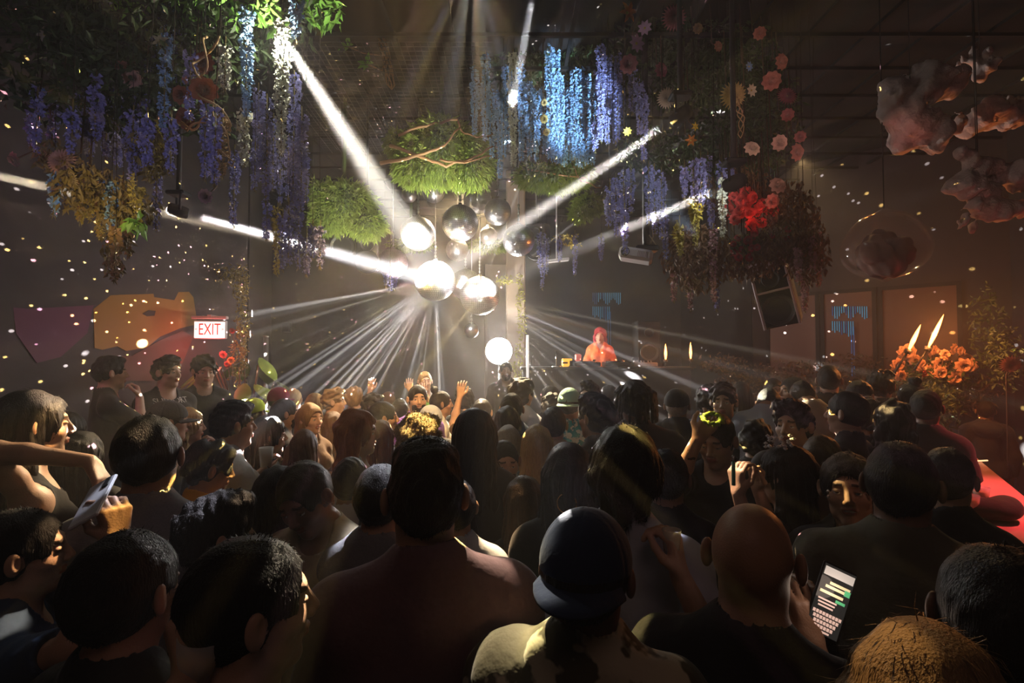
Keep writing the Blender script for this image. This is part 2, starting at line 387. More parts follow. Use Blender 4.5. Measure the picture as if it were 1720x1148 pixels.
CL = dict(
    black=cloth('black', (.022, .019, .020)), charcoal=cloth('charcoal', (.035, .033, .036)), grey=cloth('grey', (.16, .15, .155)),
    heather=cloth('heather', (.26, .25, .26), var=.2, vscale=200), white=cloth('white', (.72, .70, .68)), bluewhite=cloth('bluewhite', (.50, .53, .62)),
    navy=cloth('navy', (.02, .03, .07)), denim=cloth('denim', (.04, .07, .14)), mauve=cloth('mauve', (.17, .095, .10), var=.12, vscale=90),
    yellow=cloth('yellow', (.70, .36, .03)), beige=cloth('beige', (.50, .38, .27)), olive=cloth('olive', (.13, .115, .08)),
    purple=cloth('purple', (.16, .07, .32)), green=cloth('green', (.22, .50, .14)), mint=cloth('mint', (.38, .62, .50)), burgundy=cloth('burgundy', (.20, .02, .04)),
    teal=cloth('teal', (.02, .22, .30), col2=(.75, .75, .70), vscale=22, sharp=True), orange=cloth('orange', (.85, .22, .07), var=.2, vscale=30),
    camo=cloth('camo', (.10, .085, .05), col2=(.52, .46, .32), vscale=11, sharp=True),
    floral=cloth('floral', (.035, .02, .02), col2=(.30, .06, .04), vscale=26, sharp=True),
    slate=cloth('slate', (.09, .12, .15)), brown=cloth('brown', (.12, .07, .045)), lime=cloth('lime', (.55, .68, .06)), tan=cloth('tan', (.40, .33, .22)),
    stripe=cloth('stripe', (.30, .20, .15), var=.4, vscale=14, stretch=(1, 1, .1)))
EYEW = mat('eye_white', (.75, .72, .68), .25, spec=.5); IRIS = mat('iris', (.05, .03, .02), .15, spec=.6)
SHOE = mat('shoe_leather', (.03, .025, .025), .5)
TEETH = mat('teeth', (.8, .77, .7), .3)

def hand_prims(Wp, u, n, curl=.3, side=1, spread=1., s=1., fr=ID, k=.010):
    """palm of four bones, four fingers of three joints and a thumb; side=+1 puts the thumb on cross(u,n)"""
    u = np.array(u, float); u /= np.linalg.norm(u); n = np.array(n, float); n -= u * (n @ u); n /= np.linalg.norm(n)
    w = np.cross(u, n) * side; Wp = np.array(Wp, float); out = []
    offs = (.030, .011, -.009, -.028); lens = (.96, 1.06, 1., .80)
    for q, (of, ln) in enumerate(zip(offs, lens)):
        root = Wp + u * .086 * s + w * of * s * (1 + .1 * spread)
        out.append(cap(Wp + u * .012 + w * of * .55 * s, root, .0155 * s, .0125 * s, fr, .012))
        p = root; ang = 0.; L = (.042, .026, .021)
        for j in range(3):
            ang += curl * (72, 88, 52)[j] + (2 if j else 4)
            d = u * math.cos(R(ang)) + n * math.sin(R(ang)) + w * (.10 * spread * (1.5 - q) * (1 - curl))
            d /= np.linalg.norm(d); e = p + d * L[j] * ln * s
            out.append(cap(p, e, (.0098 - .0009 * j) * s, (.0090 - .001 * j) * s, fr, .004)); p = e
    r0 = Wp + u * .022 * s + w * .022 * s
    d1 = u * .62 + w * .68 + n * (.25 + .3 * curl); d1 /= np.linalg.norm(d1); p1 = r0 + d1 * .045 * s
    d2 = u * .85 + w * (.45 - .7 * curl) + n * (.2 + .5 * curl); d2 /= np.linalg.norm(d2); p2 = p1 + d2 * .033 * s
    d3 = u * .95 + w * (.2 - .8 * curl) + n * (.1 + .5 * curl); d3 /= np.linalg.norm(d3); p3 = p2 + d3 * .025 * s
    out += [cap(r0, p1, .0165 * s, .0125 * s, fr, .012), cap(p1, p2, .0115 * s, .0105 * s, fr, .005), cap(p2, p3, .0105 * s, .0085 * s, fr, .004)]
    return out

ARMS = {  # elbow, wrist, hand direction, palm normal, curl   (right side, x > 0; left is mirrored)
    'down': ((.232, -.03, 1.14), (.225, .05, .90), (.0, .15, -1), (-1, 0, 0), .35),
    'hold': ((.225, -.01, 1.15), (.16, .22, 1.20), (-.35, .7, .55), (-.8, .2, .1), .62),
    'chest': ((.235, .02, 1.15), (.06, .20, 1.26), (-.8, .2, .5), (0, -1, .2), .5),
    'up': ((.29, .08, 1.52), (.24, .14, 1.77), (-.1, .05, 1), (0, 1, 0), .25),
    'wave': ((.36, .06, 1.42), (.33, .16, 1.66), (.05, .1, 1), (0, 1, 0), .15),
    'face': ((.20, .16, 1.24), (.09, .17, 1.45), (-.25, -.15, 1), (-.3, -1, 0), .6),
    'brow': ((.27, .17, 1.36), (.12, .17, 1.615), (-.92, -.10, .35), (0, -1, .1), .35),
    'table': ((.25, .10, 1.14), (.20, .32, 1.10), (-.2, 1, -.1), (0, 0, -1), .2),
    'forward': ((.22, .26, 1.36), (.18, .48, 1.40), (0, 1, .1), (0, 0, -1), .15),
    'back': ((.26, -.08, 1.16), (.20, -.16, .95), (0, -.1, -1), (-1, 0, 0), .3),
}

def person(label, at, height, yaw=0, sex='m', skin_k='fair', hair='short', hc='dark', top='tee', tc='black', trousers='charcoal',
           arms=('down', 'down'), head_yaw=0, pitch=0, roll=0, lean=0, side=0, floor=0., d=3., extras=(), beard=False, smile=False,
           cap_c=None, cap_yaw=0, group=None, seed=0, build=1., part_labels=None, hold=None, cat='person'):
    s = height / 1.775
    root = empty('person', at, R(-yaw), label=label, cat=cat, group=group)
    root.scale = (s, s, s)
    # voxel size follows how large the figure stands before the lens
    hv = min(max(.00125 * d * 1.15, .0034), .0085); hc_v = max(.013, hv); sv = min(max(.006 * max(d, 1) * .55, .0065), .013)
    wn = .86 if sex == 'f' else 1.0; sh = .160 * (.90 if sex == 'f' else 1.02) * build
    up = about(ry(side) @ rx(-lean), (0, 0, .95))                     # upper body leans forward from the hips
    hf = up.mul(about(rz_(-head_yaw) @ rx(pitch) @ ry(roll), (0, -.015, 1.50)))  # head turns on the neck
    nk = .047 if sex == 'f' else .057
    H = []                                                           # head
    H += [cap((0, -.022, 1.40), (0, -.018, 1.50), nk * 1.12, nk, up, .05), cap((0, -.018, 1.49), (0, -.012, 1.57), nk, nk * .98, hf, .03)]
    H += [ell((0, -.012, 1.655), (.0755, .096, .095), hf, .03), ell((0, .030, 1.600), (.057 * (.94 if sex == 'f' else 1), .062, .083), hf, .035)]
    H += [ell((0, .066, 1.537), (.023, .020, .018), hf, .022)]
    for x in (-1, 1):
        H += [ell((x * .040, .010, 1.565), (.020, .036, .025), hf, .025), ell((x * .041, .056, 1.612), (.021, .021, .017), hf, .022)]
    H += [cap((-.030, .079, 1.667), (.030, .079, 1.667), .0105, None, hf, .016)]
    for x in (-1, 1): H += [ell((x * .032, .096, 1.643), (.018, .014, .011), hf, .014, True)]
    H += [cap((0, .086, 1.657), (0, .108, 1.615), .0075, .0110, hf, .010)]
    for x in (-1, 1): H += [ell((x * .011, .099, 1.607), (.0075, .010, .0075), hf, .006), ell((x * .031, .081, 1.646), (.015, .010, .0065), hf, .004)]
    H += [cap((-.018, .086, 1.583), (.018, .086, 1.583), .0065, None, hf, .006), ell((0, .091, 1.584), (.017, .010, .0055), hf, .005), ell((0, .089, 1.573), (.016, .010, .0068), hf, .006)]
    H += [cap((-.021, .103, 1.5785), (.021, .103, 1.5785), .0035, None, hf, .003, True)]
    if smile: H += [ell((0, .098, 1.577), (.023, .012, .007), hf, .004, True)]
    for x in (-1, 1):
        e = about(rz_(x * 24), (x * .076, .006, 1.63)); ef = hf.mul(e)
        H += [ell((x * .084, -.008, 1.634), (.0105, .0185, .032), ef, .006), ell((x * .0945, .000, 1.639), (.007, .0105, .019), ef, .004, True)]
    T = []                                                           # torso
    T += [ell((0, -.002, 1.275), (.150 * build * wn, .108, .190), up, .05), ell((0, .0, 1.075), (.132 * build * wn, .100, .16), up, .06),
          ell((0, -.01, .935), (.160, .112, .125), ID, .05), cap((-sh + .01, -.012, 1.395), (sh - .01, -.012, 1.395), .050, None, up, .05)]
    for x in (-1, 1): T += [cap((x * (sh - .02), -.018, 1.425), (x * .022, -.024, 1.505), .040 if sex == 'm' else .030, .028, up, .05)]
    if sex == 'f':
        for x in (-1, 1): T += [ell((x * .065, .085, 1.285), (.058, .048, .058), up, .03)]
    else:
        for x in (-1, 1): T += [ell((x * .075, .065, 1.33), (.075, .040, .058), up, .04)]
    A = []; hands = []; SL = []; wr = []
    for x, nm in ((1, arms[1]), (-1, arms[0])):
        S0 = (x * (sh + .002), -.012, 1.380)
        if isinstance(nm, dict):                                     # reach a place in the room: two-bone arm
            Rz = rz_(yaw); tw = Rz @ (np.array(P(*nm['w'])) - np.array(at)) / s; A_ = up.A; tw = A_.T @ (tw - up.t)
            sv_ = tw - np.array(S0); dist = np.linalg.norm(sv_); dist_ = min(max(dist, .12), .505); sv_ /= dist; tw = np.array(S0) + sv_ * dist_
            pole = np.array(nm.get('pole', (x * .5, -.3, -1.)), float); pole -= sv_ * (pole @ sv_); pole /= np.linalg.norm(pole)
            a_ = (.265 ** 2 - .245 ** 2 + dist_ ** 2) / (2 * dist_); h_ = math.sqrt(max(.265 ** 2 - a_ ** 2, 0)); el = tuple(np.array(S0) + sv_ * a_ + pole * h_)
            wp = tuple(tw); u = tuple(A_.T @ (Rz @ np.array(nm['u'], float))); n = tuple(A_.T @ (Rz @ np.array(nm['n'], float))); curl = nm.get('c', .4); f = lambda p: tuple(p)
        else:
            el, wp, u, n, curl = ARMS[nm] if isinstance(nm, str) else nm
            f = lambda p: (p[0] * x, p[1], p[2])
        E = f(el); Wp = f(wp); ra = .047 * (build if sex == 'm' else .86)
        mid = tuple((a * .5 + b * .5) for a, b in zip(S0, E)); ml = tuple(a * .65 + b * .35 for a, b in zip(E, Wp))
        A += [ell(S0, (ra * 1.14, ra * 1.1, ra * 1.15), up, .04), cap(S0, mid, ra, ra * .94, up, .03), cap(mid, E, ra * .94, ra * .76, up, .02), cap(E, ml, ra * .78, ra * .80, up, .02), cap(ml, Wp, ra * .80, ra * .54, up, .02)]
        hp = hand_prims(Wp, f(u), f(n), curl, x, 1., .97 if sex == 'm' else .88, up); A += hp
        c = up(np.array(Wp) + np.array(f(u)) / np.linalg.norm(u) * .08); hands.append(c); wr.append((up(Wp), up.A @ (np.array(f(u)) / np.linalg.norm(u)), up.A @ np.array(f(n)), x))
        SL.append((S0, mid, E, ml, Wp, ra))
    Lg = []
    for x in (-1, 1):
        Lg += [cap((x * .088, -.01, .90), (x * .10, .01, .49), .083, .053, ID, .04), cap((x * .10, .01, .49), (x * .105, -.01, .10), .056, .036, ID, .03),
               cap((x * .105, -.02, .05), (x * .115, .15, .035), .034, .026, ID, .02)]
    B = H + T + A + Lg
    # ---- body: one continuous surface; head and hands are sampled finer
    fine = [(hf((0, .0, 1.64)), np.array([.115, .135, .150]), hv)]
    near_hand = d < 4.2
    for c in hands: fine.append((c, np.array([.115, .115, .115]), .0044 if d < 2.4 else .0060))
    pc = np.concatenate([np.array([q[1] for q in B if q[0] == 'c']), np.array([q[2] for q in B if q[0] == 'c'])])
    lo = pc.min(0) - .12; hi = pc.max(0) + .12; hi[2] = max(hi[2], hf((0, 0, 1.76))[2] + .02); lo[2] = -.01
    Vs = []; Fs = []; off = 0
    xs, ys, zs = ar(lo[0], hi[0], hc_v), ar(lo[1], hi[1], hc_v), ar(lo[2], hi[2], hc_v)
    V, Q = nets(field(xs, ys, zs, B), xs, ys, zs)
    cen = V[Q].mean(1); keep = np.ones(len(Q), bool)
    for c, e, h in fine: keep &= ~np.all(np.abs(cen - c) < e - hc_v * 1.1, axis=1)
    Vs.append(V); Fs.append(Q[keep]); off = len(V)
    for c, e, h in fine:
        xs, ys, zs = [ar(c[q] - e[q], c[q] + e[q], h) for q in range(3)]
        V, Q = nets(field(xs, ys, zs, B), xs, ys, zs); Vs.append(V); Fs.append(Q + off); off += len(V)
    V = np.concatenate(Vs); Q = np.concatenate(Fs)
    hl = (V - hf.t) @ hf.A; m = hl[Q].mean(1); ax_ = np.abs(m[:, 0]); mi = np.zeros(len(Q), int)
    mi[(m[:, 1] > .083) & (ax_ < .021) & (m[:, 2] > 1.567) & (m[:, 2] < 1.590)] = 1
    mi[(m[:, 1] > .060) & (ax_ > .014) & (ax_ < .050) & (np.abs(m[:, 2] - 1.667 + .12 * (ax_ - .03)) < .0048)] = 2
    body = link('body', mesh_np('body', V, Q, skin(skin_k), mi), root)
    # ---- eyes
    face_vis = d < 6 and not (abs(((yaw + head_yaw + 180) % 360) - 180) < 62)
    if face_vis:
        for x in (-1, 1):
            g = MB(); c = Vector(hf((x * .031, .0765, 1.6425))); fwd = Vector(hf.A @ np.array([0, 1, 0])); q = Vector((0, 0, 1)).rotation_difference(fwd).to_matrix()
            pr = [(.0125 * math.sin(R(a)), .0125 * math.cos(R(a))) for a in (0, 14, 28, 50, 80, 120, 160)]
            g.lathe(pr, c, 12, q); g.m = [1 if i < 24 else 0 for i in range(len(g.f))]; g.build('eye', [EYEW, IRIS], root)
        if smile:
            g = MB(); g.tube([hf((x, .086 - abs(x) * 6 * abs(x), 1.578)) for x in (-.018, -.009, 0, .009, .018)], .0052, 6); g.build('teeth', TEETH, root)
    nzs = Nz(seed + 5)
    # ---- hair
    if hair and hair != 'bald':
        hp = []; amp = .0016; fr_ = 160; groove = .0; zlow = 1.50; ext = (.125, .15, .16)
        
        base_t = {'short': .014, 'crop': .010, 'buzz': .004, 'curly': .020, 'afro': .055, 'bob': .022, 'long': .018, 'wavy': .024, 'bun': .012, 'pony': .012, 'dreads': .018, 'slick': .010, 'quiff': .013, 'swept': .018}[hair]
        t = base_t
        hp.append(ell((0, -.014, 1.658), (.0755 + t * (.75 if hair in ('short', 'crop', 'slick', 'quiff', 'swept') else 1), .096 + t, .095 + t), hf, .01))
        cuts = [ell((0, .140, 1.606), (.094, .088, .135), hf, .015, True), cap((-.2, .0, 1.50), (.2, .0, 1.50), .072, None, hf, .02, True),
                cap((-.2, .05, 1.56), (.2, .05, 1.56), .055, None, hf, .02, True), ell((0, .0, 1.47), (.2, .2, .085), hf, .02, True)]
        if hair in ('short', 'crop', 'slick', 'quiff', 'curly', 'buzz', 'swept'):
            for x in (-1, 1): cuts += [ell((x * .088, .004, 1.628), (.022, .020, .036), hf, .006, True), ell((x * .085, .045, 1.60), (.03, .03, .045), hf, .01, True)]
        if hair == 'crop': hp.append(ell((0, .010, 1.735), (.068, .090, .036), hf, .03)); amp = .003
        if hair == 'quiff': hp.append(ell((0, .045, 1.755), (.055, .050, .030), hf, .03)); amp = .005
        if hair == 'swept': hp += [ell((.015, .040, 1.745), (.072, .065, .036), hf, .03), ell((.045, .050, 1.70), (.035, .035, .04), hf, .03)]; amp = .006
        if hair == 'curly': hp.append(ell((0, -.005, 1.730), (.078, .092, .040), hf, .03)); amp = .010; fr_ = 105
        if hair == 'afro': amp = .009; fr_ = 130; ext = (.17, .19, .19)
        if hair == 'bun': hp.append(ell((0, -.07, 1.775), (.040, .040, .036), hf, .008)); cuts = cuts[:2] + cuts[2:]; ext = (.13, .16, .19)
        if hair == 'pony': hp += [cap((0, -.115, 1.69), (0, -.150, 1.58), .030, .034, hf, .02), cap((0, -.150, 1.58), (0, -.135, 1.40), .034, .016, hf, .02)]; ext = (.13, .20, .30); amp = .003
        if hair in ('long', 'wavy', 'bob'):
            cuts = [ell((0, .135, 1.600), (.105, .092, .122), hf, .012, True), cap((0, .13, 1.50), (0, .12, 1.30), .085, .085, hf, .01, True)]
            zb = {'bob': 1.555, 'long': 1.28, 'wavy': 1.33}[hair]
            w = {'bob': .048, 'long': .072, 'wavy': .082}[hair]
            for x in (-1, 1):
                hp += [cap((x * .045, -.045, 1.64), (x * w, -.070, zb + .08), .048, .040, hf, .03), cap((x * w, -.070, zb + .08), (x * (w - .01), -.085, zb), .040, .024, hf, .02),
                       cap((x * .068, -.010, 1.66), (x * (.082 if hair != 'bob' else .072), -.022, max(zb + .06, 1.50)), .026, .024, hf, .02)]
                if hair != 'bob': hp += [cap((x * .082, -.022, 1.50), (x * .088, -.005, zb + .03), .026, .014, hf, .02)]
            hp += [cap((0, -.06, 1.62), (0, -.090, zb + .06), .055, .045, hf, .03), cap((0, -.090, zb + .06), (0, -.10, zb - .02), .045, .020, hf, .02)]
            groove = .0045 if hair == 'long' else .004; amp = .003 if hair != 'wavy' else .010; fr_ = 60 if hair == 'wavy' else 90
            ext = (.15, .17, .30 if hair == 'bob' else .50)
        if hair == 'dreads':
            rr = random.Random(seed); ext = (.20, .22, .42)
            for q in range(46):
                a = rr.uniform(0, TAU); 
                if math.sin(a) > .55: continue
                r0 = rr.uniform(.03, .085); p0 = np.array([math.cos(a) * r0, math.sin(a) * r0 - .01, 1.755 - r0 * .35]); p1 = np.array([math.cos(a) * .112, math.sin(a) * .125 - .01, 1.68 + rr.uniform(-.02, .02)])
                p2 = p1 + np.array([math.cos(a) * .015, math.sin(a) * .015, -rr.uniform(.12, .22)])
                hp += [cap(p0, p1, .009, .009, hf, .004), cap(p1, p2, .009, .006, hf, .004)]
            amp = .002
        h = min(max(hv * 1.05, .0040), .010)
        if hair in ('long', 'wavy', 'bob', 'pony', 'dreads'): h = max(h, .0050)
        tops = .13 if hair != 'afro' else .16
        c = hf((0, -.01, 1.66)); xs, ys = ar(c[0] - ext[0] - .03, c[0] + ext[0] + .03, h), ar(c[1] - ext[1] - .05, c[1] + ext[1] + .02, h)
        zs = ar(c[2] - ext[2] - .02, c[2] + tops + (.05 if hair in ('bun', 'crop', 'quiff', 'swept', 'curly', 'afro') else .02), h)
        F = field(xs, ys, zs, hp)
        X = xs[:, None, None]; Y = ys[None, :, None]; Z = zs[None, None, :]
        F = F + np.clip(nzs(X, Y, Z, fr_), -1.3, 1.2) * amp + np.clip(nzs(Y, Z, X, fr_ * .35), -1.2, 1) * amp * .5
        if groove:
            a = np.arctan2(X - c[0], -(Y - c[1]) + .03) + nzs(X * 0 + Z * .4, Y, Z, 18) * .10
            F = F + (np.sin(a * 23) * .6 + np.sin(a * 41 + 1) * .4) * groove * np.clip((c[2] + .09 - Z) * 12, .15, 1)
        # the face, ears and nape stay free
        G = np.full(F.shape, 1., np.float32)
        Cc = [(*q[:6], False) for q in cuts]; G = field(xs, ys, zs, Cc); F = np.maximum(F, -G)
        V, Q = nets(F, xs, ys, zs)
        if len(Q):
            Fl = [Q]
            if d < 2.3 and hair not in ('buzz',):                    # loose strands break the outline
                rs = np.random.RandomState(seed + 1); N = int({'short': 5200, 'crop': 9000, 'curly': 9000, 'afro': 9000}.get(hair, 4200) * (1 if d < 1.6 else .5))
                fi = rs.randint(0, len(Q), N); P0 = V[Q[fi]].mean(1); e1 = V[Q[fi, 1]] - V[Q[fi, 0]]; e2 = V[Q[fi, 3]] - V[Q[fi, 0]]
                Nn = np.cross(e1, e2); Nn /= np.linalg.norm(Nn, axis=1)[:, None] + 1e-9
                outw = P0 - c; outw /= np.linalg.norm(outw, axis=1)[:, None]; Nn *= np.sign((Nn * outw).sum(1))[:, None]
                curly = hair in ('curly', 'afro', 'wavy')
                flow = np.array([0, -.25, -1.]) if True or hair in ('long', 'bob', 'pony', 'bun', 'wavy', 'dreads') else np.array([0.2, .5, .3])
                fl = flow - Nn * (Nn @ flow)[:, None]; Dn = Nn * (.04 if hair in ('long', 'bob', 'pony') else .22 if not curly else .7) + fl * (.8 if not curly else .4) + rs.normal(size=(N, 3)) * (.10 if not curly else .7); Dn /= np.linalg.norm(Dn, axis=1)[:, None]
                Ln = (rs.uniform(.008, .020, N) * (2.0 if hair in ('long', 'bob', 'pony') else 1.1 if curly else .8))[:, None]; Sd = np.cross(Dn, Nn); Sd /= np.linalg.norm(Sd, axis=1)[:, None] + 1e-9
                P0 = P0 - Nn * .002; Bn = rs.normal(size=(N, 3)) * .25 - Nn * .3
                M1 = P0 + Dn * Ln * .55; M2 = P0 + (Dn + Bn) * Ln
                wd = .0008 + .0003 * d; o = len(V)
                V = np.concatenate([V, P0 - Sd * wd, P0 + Sd * wd, M1 + Sd * wd * .8, M1 - Sd * wd * .8, M2]); i = np.arange(N)
                Fl = [Q, np.stack([o + i, o + N + i, o + 2 * N + i, o + 3 * N + i], 1), np.stack([o + 3 * N + i, o + 2 * N + i, o + 4 * N + i], 1)]
            link('hair', mesh_np('hair', V, Fl, hairm(hc)), root)
    if beard:
        xs, ys, zs = [ar(hf((0, .03, 1.57))[q] - (.09, .10, .09)[q], hf((0, .03, 1.57))[q] + (.09, .10, .09)[q], max(hv, .005)) for q in range(3)]
        bp = [ell((0, .034, 1.582), (.058, .062, .070), hf, .03), ell((0, .066, 1.537), (.027, .024, .022), hf, .022)]
        F = field(xs, ys, zs, bp, .004) + Nz(seed)(xs[:, None, None], ys[None, :, None], zs[None, None, :], 200) * .002
        G = field(xs, ys, zs, [ell((0, .080, 1.648), (.075, .07, .055), hf), ell((0, .105, 1.579), (.026, .03, .012), hf), ell((0, -.06, 1.58), (.1, .075, .1), hf)])
        V, Q = nets(np.maximum(F, -G), xs, ys, zs)
        if len(Q): link('beard', mesh_np('beard', V, Q, hairm(hc)), root)
    # ---- cap
    if cap_c:
        cf = hf.mul(about(rz_(-cap_yaw), (0, -.012, 1.66))); h = max(hv, .0045); c = hf((0, 0, 1.68))
        xs, ys, zs = [ar(c[q] - (.13, .14, .12)[q], c[q] + (.13, .14, .12)[q], h) for q in range(3)]
        F = field(xs, ys, zs, [ell((0, -.014, 1.668), (.094, .115, .106), cf, .01)])
        G = field(xs, ys, zs, [ell((0, .01, 1.58), (.2, .2, .085), cf.mul(about(rx(6), (0, 0, 1.6))), .01)])
        if cap_yaw: G = np.minimum(G, field(xs, ys, zs, [ell((0, -.125, 1.675), (.034, .05, .028), cf, .01)]))
        F = np.maximum(F, -G)
        X, Y, Z = [q for q in np.meshgrid(xs, ys, zs, indexing='ij', sparse=True)]
        an = np.arctan2(X - c[0], Y - c[1]); F = F + .0022 * np.exp(-(np.sin(an * 3) / .10) ** 2) * (Z > c[2] - .05)
        V, Q = nets(F, xs, ys, zs); co = link('cap', mesh_np('cap', V, Q, CL[cap_c]), root)
        g = MB(); n = 14; top_ = []; bot = []
        for j in range(4):
            for i in range(n + 1):
                a = R(-62 + 124 * i / n); rr = .100 + j * .024 * math.cos(a * .8); x = math.sin(a) * (.092 + .004 * j); y = -.014 + math.cos(a) * (.112) + j * .024 * max(math.cos(a * 1.25), 0)
                z = 1.652 - .20 * x * x * 6 * .4 - j * .004 + .0
                top_.append(cf((x, y, z))); bot.append(cf((x, y, z - .005)))
        F1 = [(j * (n + 1) + i, j * (n + 1) + i + 1, (j + 1) * (n + 1) + i + 1, (j + 1) * (n + 1) + i) for j in range(3) for i in range(n)]
        o = len(top_); F2 = [tuple(o + q for q in f[::-1]) for f in F1]; e = [3 * (n + 1) + i for i in range(n + 1)]
        F3 = [(e[i], e[i + 1], e[i + 1] + o, e[i] + o) for i in range(n)]
        g.add(top_ + bot, F1 + F2 + F3, 0, True); g.build('visor', CL[cap_c], co)
    # ---- clothes
    if top:
        infl = {'tee': .012, 'tank': .006, 'sweater': .017, 'jacket': .022, 'shirt': .014, 'hoodie': .022}[top]
        sleeve = {'tee': 1, 'tank': 0, 'sweater': 3, 'jacket': 3, 'shirt': 3, 'hoodie': 3}[top]
        P_ = list(T) + [H[0]] + [cap((x * .075, -.01, .97), (x * .085, -.01, .84), .100, .104, ID, .03) for x in (-1, 1)]
        for S0, mid, E, ml, Wp, ra in SL:
            if sleeve >= 1: P_ += [ell(S0, (ra * 1.16, ra * 1.12, ra * 1.1), up, .04), cap(S0, mid, ra * 1.06, ra * 1.10, up, .03)]
            if sleeve == 1: q = tuple(a * .45 + b * .55 for a, b in zip(mid, E)); P_ += [cap(mid, q, ra * 1.12, ra * 1.12, up, .01)]
            if sleeve == 3: P_ += [cap(mid, E, ra * 1.04, ra * .92, up, .02), cap(E, ml, ra * .92, ra * .86, up, .02), cap(ml, tuple(a * .92 + b * .08 for a, b in zip(Wp, ml)), ra * .86, ra * .66, up, .01)]
        if top == 'hoodie': P_ += [ell((0, -.105, 1.44), (.115, .06, .075), up, .03)]
        if top == 'jacket': P_ += [cap((-.062, -.035, 1.480), (.062, -.035, 1.480), .030, None, up, .02), cap((-.065, -.02, 1.478), (-.055, .055, 1.45), .022, .016, up, .02), cap((.065, -.02, 1.478), (.055, .055, 1.45), .022, .016, up, .02)]
        pc = np.concatenate([np.array([q[1] for q in P_]), np.array([q[2] for q in P_ if q[0] == 'c'])]); lo = pc.min(0) - .17; hi = pc.max(0) + .13; lo[2] = .84; hi[2] = max(1.60, hi[2])
        xs, ys, zs = ar(lo[0], hi[0], sv), ar(lo[1], hi[1], sv), ar(lo[2], hi[2], sv)
        F = field(xs, ys, zs, P_, infl)
        X, Y, Z = [q for q in np.meshgrid(xs, ys, zs, indexing='ij', sparse=True)]
        am = {'tank': .0015, 'tee': .005, 'sweater': .005, 'jacket': .008, 'shirt': .006, 'hoodie': .007}[top]
        F = F + np.minimum(nzs(X, Y, Z * .55, 26) * am + nzs(X + Z * .6, Y, Z * .3, 55) * am * .45, infl * .55)
        cuts = [cap((0, -.012, 1.49), (0, -.016, 1.62), nk + .004, nk + .012, up, .01), cap((0, .045, 1.475 if top != 'tank' else 1.42), (0, .02, 1.60), nk + .004, nk + .01, up, .01)]
        if top in ('jacket', 'shirt'): cuts.append(cap((0, .12, 1.36), (0, .03, 1.56), .015, .055, up, .01))
        if top == 'tank': cuts += [ell((0, .02, 1.47), (.085, .14, .085), up, .01)]; cuts += [ell((x * .215, 0, 1.37), (.080, .16, .115), up, .01) for x in (-1, 1)]
        if sleeve == 1:
            for S0, mid, E, ml, Wp, ra in SL:
                q = np.array(mid) * .45 + np.array(E) * .55; dd = np.array(E) - np.array(mid); dd /= np.linalg.norm(dd); cuts.append(cap(q + dd * .075, q + dd * .12, .082, .08, up, .01))
        G = field(xs, ys, zs, cuts); F = np.maximum(F, -G); F = np.maximum(F, .875 - Z)
        V, Q = nets(F, xs, ys, zs)
        nm = {'tee': 't_shirt', 'tank': 'tank_top', 'sweater': 'sweater', 'jacket': 'jacket', 'shirt': 'shirt', 'hoodie': 'hoodie'}[top]
        sho = link(nm, mesh_np(nm, V, Q, CL[tc]), root)
        if top == 'jacket' and d < 2:
            pass
    P_ = [cap((x * .088, -.01, .90), (x * .10, .01, .49), .090, .070, ID, .03) for x in (-1, 1)] + [cap((x * .10, .01, .49), (x * .105, -.01, .11), .070, .062, ID, .03) for x in (-1, 1)] + [T[2]]
    xs, ys, zs = ar(-.30, .30, .016), ar(-.2, .2, .016), ar(.05, 1.08, .016)
    F = field(xs, ys, zs, P_, .008); F = np.maximum(F, zs[None, None, :] - .97)
    V, Q = nets(F, xs, ys, zs); link('trousers', mesh_np('trousers', V, Q, CL[trousers]), root)
    for x in (-1, 1):
        g = MB(); g.box((x * .112, .055, .016), (.10, .30, .032), None, 0, .012); g.tube([(x * .105, -.05, .07), (x * .108, .03, .075), (x * .115, .14, .045), (x * .117, .18, .035)], [.052, .053, .042, .02], 10); g.build('shoe', SHOE, root)
    root['_s'] = s
    return root, hf, up, wr

# ------------------------------------------------------------------ the room
Z_TOP = 4.9
M_FLOOR = mat('floor_concrete', (.035, .030, .028), .35, var=.4, vscale=3)
M_WALL = mat('wall_paint', (.035, .027, .029), .75, var=.3, vscale=4, bump=.2, bscale=12)
M_BACK = mat('back_wall_paint', (.022, .018, .018), .8, var=.3, vscale=3)
M_CEIL = mat('ceiling_black', (.007, .006, .006), .95)
M_BLK = mat('black_metal', (.018, .018, .019), .45, spec=.5)
M_BLKM = mat('black_matte', (.015, .014, .015), .8)
M_WHT = mat('white_metal', (.62, .60, .60), .35, spec=.5)
M_CHROME = mat('chrome', (.8, .8, .8), .12, metal=1)
def slab(name, pts, z0, z1, m, kind='structure', parent=None):
    """a wall between two floor points, .12 thick, or any upright box along a line"""
    (x0, y0), (x1, y1) = pts; d = Vector((x1 - x0, y1 - y0, 0)); g = MB()
    g.box(((x0 + x1) / 2, (y0 + y1) / 2, (z0 + z1) / 2), (d.length, .12, z1 - z0), Matrix.Rotation(math.atan2(d.y, d.x), 3, 'Z'))
    o = g.build(name, m, parent)
    if kind: o['kind'] = kind
    return o
g = MB(); g.box((.4, 5.0, -.05), (13.2, 13.6, .1)); tag(g.build('floor', M_FLOOR), kind='structure')
g = MB(); g.box((.4, 5.0, Z_TOP + .05), (13.2, 13.6, .1)); tag(g.build('ceiling', M_CEIL), kind='structure')
WL0, WL1 = (-5.9, .8), (-3.42, 6.5)
slab('wall_left', (WL0, WL1), 0, Z_TOP, M_WALL)
slab('wall_left_return', (WL1, (-5.0, 10.5)), 0, Z_TOP, M_BACK)
slab('wall_back', ((-5.1, 10.5), (3.6, 10.5)), 0, Z_TOP, M_BACK)
